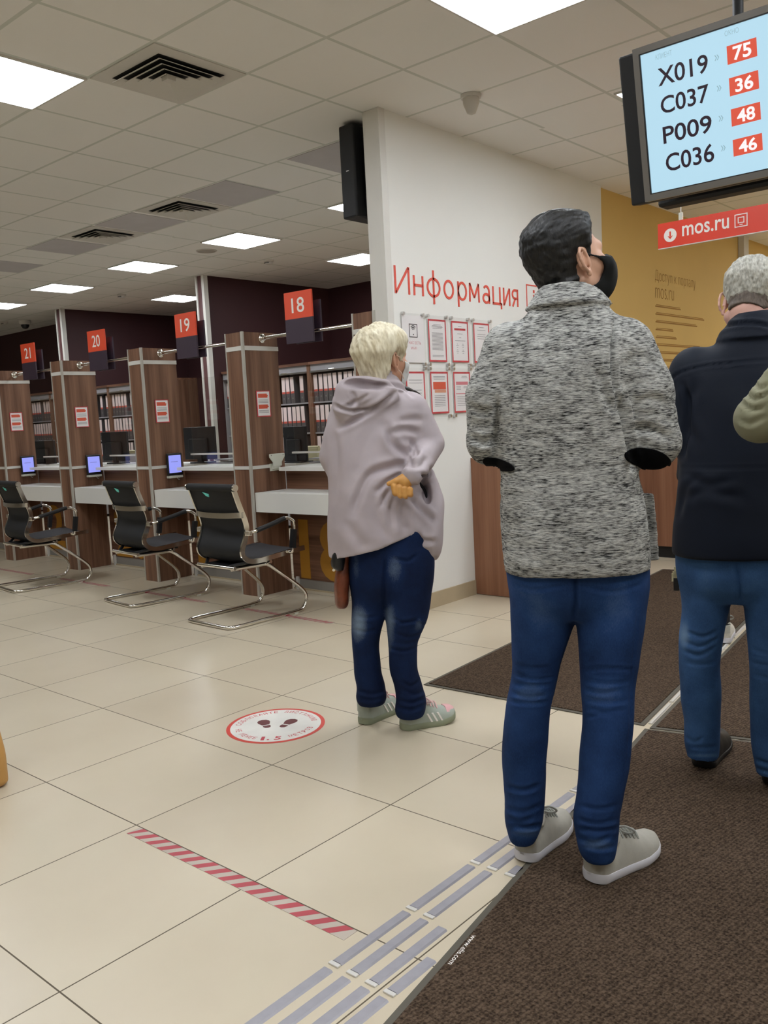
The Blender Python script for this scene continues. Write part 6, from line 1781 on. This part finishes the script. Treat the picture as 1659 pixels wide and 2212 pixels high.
# ------------------------------------------------------------------ the man in the navy jacket
def build_navy_man():
    P = Person((-1.02, 2.95), 'grey haired man in navy jacket and faded jeans seen from behind, head bowed')
    L = P.L
    J = dict(head=L(1622, 652, 0.05), neck=L(1628, 730, 0.0), chest=L(1612, 880, 0.0), pelvis=L(1590, 1150, 0.0),
             sh_l=L(1500, 805, 0.0), el_l=L(1478, 935, 0.02), wr_l=L(1530, 975, 0.25), sh_r=L(1738, 790, 0.0), el_r=L(1762, 930, 0.02), wr_r=L(1700, 975, 0.25),
             hip_l=L(1535, 1185, 0.0), hip_r=L(1650, 1185, 0.0), kn_l=L(1513, 1410, 0.02), kn_r=L(1665, 1430, -0.02), an_l=L(1517, 1610, 0.04), an_r=L(1672, 1660, -0.06))
    heel_l = np.array([*(L(1516, 1660, 0.03)[:2]), 0.008]); heel_r = np.array([*(L(1668, 1705, -0.06)[:2]), 0.008])
    toe_l = heel_l + np.array([0.06, 0.265, 0]); toe_r = heel_r + np.array([0.09, 0.26, 0])
    J.update(heel_l=heel_l, heel_r=heel_r, tip_l=toe_l, tip_r=toe_r)
    J['headrot'] = rot3(math.radians(6), math.radians(-30), math.radians(-6)); hs = 1.0
    hands = [hand_prims(J['wr_' + s], (0.3 * k, 0.9, 0.1), (k * 0.9, 0.1, 0.1), (0, 0, 1), 1.0, 0.8) for s, k in (('l', 1), ('r', -1))]
    V, Q = body_mesh(P, J, dict(s=hs, jaw=1.06), hands, [J['wr_l'], J['wr_r']], slim=1.05)
    P.part('person', V, Q, plain('pink_skin', S(214, 168, 152), 0.5, var=0.05, scale=30), None)
    add_eyes(P, J, hs)
    V, Q = hair_mesh('nape', 0.010, 0.022, 1.06, back=0.010, strand=0.003, seed=14)
    P.part('hair', on_head(J, hs, V), Q, M_GREYHAIR, P.root)
    V, Q = hair_mesh('under', 0.004, 0.004, 1.06, strand=0.002, seed=15)
    P.part('nape_hair', on_head(J, hs, V), Q, hair_mat('brown_grey_hair', S(74, 64, 56), S(112, 100, 90), 0.6), P.root)
    rows = [P.row(1200, 1450, 1728, .150), P.row(1150, 1452, 1726, .155), P.row(1060, 1462, 1726, .152), P.row(960, 1470, 1736, .150), P.row(880, 1474, 1746, .146), P.row(820, 1484, 1748, .136),
            P.row(775, 1510, 1738, .120), P.row(735, 1552, 1706, .104), P.row(700, 1572, 1688, .092), P.row(682, 1584, 1676, .082)]
    hem = L(1460, 1195)[2]
    f = Field(axis(-0.36, 0.42, 0.0075), axis(-0.26, 0.34, 0.0075), axis(hem - 0.04, 1.62, 0.0075))
    f.add(P_stack(rows, 2.4, zlo=lambda X, Y: hem + 0 * X))
    for s, k in (('l', -1), ('r', 1)):
        sh, el, wr = J['sh_' + s], J['el_' + s], J['wr_' + s]
        f.add(P_cap(sh, el, 0.082, 0.066), 0.05); f.add(P_cap(el, wr, 0.066, 0.05), 0.02)
    f.add(P_stack([P.row(735, 1545, 1712, .122), P.row(715, 1556, 1702, .110), P.row(692, 1574, 1690, .096), P.row(676, 1588, 1674, .084)], 2.2), 0.006)
    f.cut(P_stack([P.row(720, 1600, 1662, .06, 0.0), P.row(685, 1594, 1670, .068, 0.0), P.row(650, 1590, 1676, .072, 0.0)], 2.0), 0.004)
    V, Q = f.mesh(); V = relax(V, Q, 3); N = vnormals(V, Q)
    V = P.fold(V, N, [([(1535, 728), (1570, 704), (1625, 698), (1665, 706)], 4, 0.010), ([(1440, 840), (1460, 812), (1500, 796), (1560, 786), (1680, 776)], 3, 0.006),
                      ([(1478, 830), (1486, 880), (1480, 940), (1475, 990)], 6, 0.012), ([(1500, 830), (1480, 900), (1500, 960)], 12, 0.008), ([(1470, 1010), (1560, 1012), (1680, 1010)], 3, 0.0018),
                      ([(1490, 1030), (1530, 1045), (1580, 1040)], 10, 0.006), ([(1480, 1080), (1520, 1060), (1600, 1075)], 12, 0.006), ([(1465, 1120), (1480, 1060), (1500, 1040)], 8, 0.006)])
    N = vnormals(V, Q); V = V + N * (0.005 * vnoise(V * 8, 42))[:, None]
    jk = P.part('jacket', V, Q, M_NAVY, P.root)
    a = L(1447, 821, -0.075); P.mbpart(MB().box(a[0] - 0.006, a[0] + 0.006, a[1] - 0.003, a[1] + 0.003, a[2] - 0.005, a[2] + 0.005), 'sleeve_badge', M_WHITEPRINT, jk, smooth=False)
    f = Field(axis(-0.30, 0.34, 0.0075), axis(-0.24, 0.22, 0.0075), axis(0.05, 1.02, 0.0075))
    f.add(P_stack([P.row(1296, 1500, 1690, .07), P.row(1262, 1472, 1712, .11), P.row(1225, 1463, 1720, .126), P.row(1170, 1463, 1718, .128), P.row(1100, 1470, 1700, .11)], 2.3, zlo=lambda X, Y: L(1590, 1296)[2] + 0 * X))
    lrow = leg_rows(P, [(1180, 1462, 1596), (1230, 1462, 1592), (1300, 1470, 1578), (1350, 1470, 1566), (1400, 1467, 1559), (1450, 1467, 1556), (1510, 1469, 1557), (1560, 1476, 1557), (1600, 1478, 1556), (1628, 1483, 1554), (1640, 1486, 1550)], 1.05, 0.0, 0.03)
    rrow = leg_rows(P, [(1180, 1588, 1722), (1230, 1590, 1722), (1300, 1606, 1722), (1350, 1612, 1718), (1400, 1617, 1712), (1450, 1620, 1710), (1520, 1620, 1708), (1600, 1622, 1706), (1650, 1630, 1705), (1675, 1636, 1702), (1690, 1638, 1698)], 1.05, 0.0, -0.06)
    f.add(P_stack(lrow, 2.2), 0.02); f.add(P_stack(rrow, 2.2), 0.02)
    V, Q = f.mesh(); V = relax(V, Q, 3); N = vnormals(V, Q); st = [([(1590, 1215), (1597, 1260), (1600, 1295)], 5, 0.010)]
    for y, x0, x1, dy in ((1365, 1485, 1550, 10), (1385, 1478, 1550, 12), (1405, 1476, 1545, 10), (1430, 1480, 1550, 6), (1590, 1480, 1520, 14), (1612, 1490, 1550, 4)): st.append(([(x0, y), ((x0 + x1) / 2, y + dy), (x1, y + dy * random.uniform(-0.8, 0.4))], 4, random.uniform(0.003, 0.006)))
    for y, x0, x1, dy in ((1400, 1622, 1690, 12), (1430, 1622, 1690, 8), (1455, 1624, 1690, 10), (1640, 1630, 1700, 8), (1660, 1636, 1700, 6)): st.append(([(x0, y), ((x0 + x1) / 2, y + dy), (x1, y + dy * random.uniform(-0.8, 0.4))], 4, random.uniform(0.003, 0.006)))
    V = P.fold(V, N, st); N = vnormals(V, Q); V = V + N * (0.004 * vnoise(V * 10, 44))[:, None]
    o = P.part('jeans', V, Q, M_DENIMN, P.root)
    set_wear(o, P, V, [(1478, 1370, 10, 26, .8), (1520, 1260, 20, 40, .15), (1520, 1632, 40, 5, .5), (1660, 1684, 40, 5, .5)])
    sm = dict(sole=M_SHOEBLK, upper=M_SHOEBLK, collar=M_SHOEBLK, tab=M_SHOEBLK, lace=M_SHOEBLK)
    shoe(P, heel_l, toe_l, 0.104, 0.095, sm, 'plain'); shoe(P, heel_r, toe_r, 0.104, 0.095, sm, 'plain')
    m = MB()
    for i, (x, y) in enumerate(((1462, 1232), (1459, 1241), (1457, 1246))):
        q = L(x, y, -0.02); m.box(q[0] - 0.009, q[0] + 0.006, q[1] - 0.003, q[1] + 0.003, q[2] - 0.016, q[2] + 0.012)
    kc = P.mbpart(m, 'key_fob', M_CREAM, smooth=False)
    q = L(1461, 1262, -0.02); P.mbpart(MB().box(q[0] - 0.009, q[0] + 0.009, q[1] - 0.004, q[1] + 0.004, q[2] - 0.022, q[2] + 0.022), 'key_ring', M_BLACKPL, kc, smooth=False)
build_navy_man()

# ------------------------------------------------------------------ simpler figures: olive sleeve at the right edge, and the wearer of the white trainers
def build_plain_person(base, label, sx, arms, mats, head_yaw, height=1.72, sleeve=(0.066, 0.06, 0.05), shoes=None, hair=M_BROWNHAIR, folds=(), st=0.09, lw=1.0):
    P = Person(base, label); k = height / 1.75
    z = lambda h: h * k
    J = dict(head=np.array([0, 0.01, z(1.625)]), neck=np.array([0, -0.02, z(1.47)]), chest=np.array([0, 0, z(1.28)]), pelvis=np.array([0, 0, z(0.93)]),
             hip_l=np.array([-st * 0.94, 0, z(0.90)]), hip_r=np.array([st * 0.94, 0, z(0.90)]), kn_l=np.array([-st, 0.01, z(0.49)]), kn_r=np.array([st, 0.01, z(0.49)]),
             an_l=np.array([-st, -0.01, z(0.09)]), an_r=np.array([st, -0.01, z(0.09)]))
    for s in ('l', 'r'):
        J['sh_' + s], J['el_' + s], J['wr_' + s] = arms[s]
    J['headrot'] = rot3(head_yaw, 0, 0); hs = 0.98 * k ** 0.5
    for s, q in (('l', -st), ('r', st)):
        J['heel_' + s] = np.array([q, -0.07, 0.008]); J['tip_' + s] = J['heel_' + s] + np.array([0.02, 0.26, 0])
    hands = [hand_prims(J['wr_' + s], J['wr_' + s] - J['el_' + s], (0, 0.5, -0.9) if s == 'l' else (0, 0.5, -0.9), (1 if s == 'l' else -1, 0.2, 0.2), 0.95, 0.7) for s in ('l', 'r')]
    V, Q = body_mesh(P, J, dict(s=hs, jaw=1.0), hands, [], 0.009)
    P.part('person', V, Q, M_SKIN, None); add_eyes(P, J, hs)
    V, Q = hair_mesh('short', 0.012, 0.024, 1.0, h=0.0045); P.part('hair', on_head(J, hs, V), Q, hair, P.root)
    f = Field(axis(-0.45, 0.42, 0.008), axis(-0.30, 0.42, 0.008), axis(z(0.78), z(1.56), 0.008))
    w = sx
    f.add(P_stack([(z(0.80), 0, 0, w * 0.95, .135), (z(1.0), 0, 0, w * 0.92, .135), (z(1.25), 0, 0, w, .13), (z(1.38), 0, 0, w * 0.92, .11), (z(1.45), 0, 0, w * 0.55, .09), (z(1.50), 0, -0.01, 0.075, .075)], 2.4))
    for s in ('l', 'r'):
        sh, el, wr = arms[s]
        f.add(P_cap(sh, el, sleeve[0], sleeve[1]), 0.04); f.add(P_cap(el, wr, sleeve[1], sleeve[2]), 0.015)
    V, Q = f.mesh(); V = relax(V, Q, 3); N = vnormals(V, Q); V = P.fold(V, N, folds); N = vnormals(V, Q); V = V + N * (0.005 * vnoise(V * 9, 55))[:, None]
    P.part('jacket', V, Q, mats[0], P.root)
    f = Field(axis(-0.26, 0.26, 0.008), axis(-0.2, 0.2, 0.008), axis(0.05, z(0.98), 0.008))
    f.add(P_stack([(z(0.80), 0, 0, st + .065 * lw, .10), (z(0.96), 0, 0, st + 0.06, .115)], 2.3))
    for q in (-1, 1):
        f.add(P_stack([(0.07, q * st, -0.01, .058 * lw, .062), (z(0.3), q * st, 0, .062 * lw, .066), (z(0.5), q * st, 0, .07 * lw, .075), (z(0.85), q * st * 0.87, 0, .085 * (lw * 0.5 + 0.5), .10)], 2.2), 0.02)
    V, Q = f.mesh(); V = relax(V, Q, 2); P.part('trousers', V, Q, mats[1], P.root)
    sm = shoes or dict(sole=M_SHOEBLK, upper=M_SHOEBLK, collar=M_SHOEBLK, tab=M_SHOEBLK, lace=M_SHOEBLK)
    for q in (-1, 1):
        h = np.array([q * st, -0.07, 0.008]); shoe(P, h, h + np.array([0.02, 0.26, 0]), 0.095, 0.092, sm, 'sneaker')
    return P
def build_olive():
    base = on_z(1905, 1930)[:2]
    P = Person(base, 'x'); L = P.L
    el = L(1640, 905, 0.02); sh = L(1740, 792, 0.0); wr = L(1790, 905, 0.18)
    shr = np.array([0.20, 0.0, sh[2]])
    arms = dict(l=(sh, el, wr), r=(shr, shr + np.array([0.06, 0.02, -0.30]), shr + np.array([0.02, 0.2, -0.40])))
    build_plain_person(base, 'person in olive green jacket whose bent elbow enters at the right edge', 0.205, arms, (M_OLIVE, M_DARKCLOTH), math.radians(20), 1.74, (0.075, 0.062, 0.055),
                       folds=[([(1610, 850), (1630, 862), (1659, 850)], 5, 0.008), ([(1600, 868), (1625, 885), (1650, 880)], 5, 0.008), ([(1625, 820), (1640, 840), (1659, 830)], 5, 0.007), ([(1640, 785), (1652, 795), (1659, 790)], 4, 0.006), ([(1596, 905), (1620, 915), (1650, 900)], 6, 0.006)])
build_olive()
def build_far():
    b = on_z(1534, 1385)[:2]
    sh = np.array([-0.10, 0, 1.15]); shr = np.array([0.10, 0, 1.15])
    arms = dict(l=(sh, sh + np.array([-0.02, 0.0, -0.24]), sh + np.array([0.02, 0.14, -0.38])), r=(shr, shr + np.array([0.02, 0, -0.24]), shr + np.array([-0.02, 0.14, -0.38])))
    white = dict(sole=M_SOLEW, upper=plain('off_white_trainer', S(214, 208, 194), 0.7, var=0.12, scale=60), collar=M_SHOETAB, tab=M_SHOETAB, lace=M_LACE)
    build_plain_person(b, 'person hidden behind the navy jacket man, only a white trainer showing between his legs', 0.115, arms, (M_DARKCLOTH, M_DARKCLOTH), 0.0, 1.42, (0.042, 0.038, 0.034), white, st=0.066, lw=0.6)
build_far()
# tan bag corner at the left edge
t = thing('tote_bag', 'rounded tan bag corner just entering at the left edge', 'bag')
q = on_z(-32, 1640, 0.10)
f = Field(axis(q[0] - 0.14, q[0] + 0.14, 0.006), axis(q[1] - 0.14, q[1] + 0.14, 0.006), axis(0.0, 0.36, 0.006))
f.add(P_stack([(0.004, q[0], q[1], .075, .05), (0.02, q[0], q[1], .088, .06), (0.1, q[0], q[1], .088, .06), (0.2, q[0], q[1], .078, .05), (0.30, q[0], q[1], .066, .03)], 3.0))
V, Q = f.mesh(); V = relax(V, Q, 2)
me = bpy.data.meshes.new('bag_body'); me.from_pydata(V.tolist(), [], Q.tolist()); me.materials.append(plain('tan_leather', S(186, 140, 76), 0.5, var=0.1)); me.polygons.foreach_set('use_smooth', [True] * len(me.polygons))
o = bpy.data.objects.new('bag_body', me); COL.objects.link(o); o.parent = t
MB().tube(smooth_path([(q[0] - 0.04, q[1], 0.29), (q[0] - 0.035, q[1], 0.38), (q[0] + 0.035, q[1], 0.38), (q[0] + 0.04, q[1], 0.29)], 6), 0.006, 8).build('handle', MATS['tan_leather'], t, smooth=True)
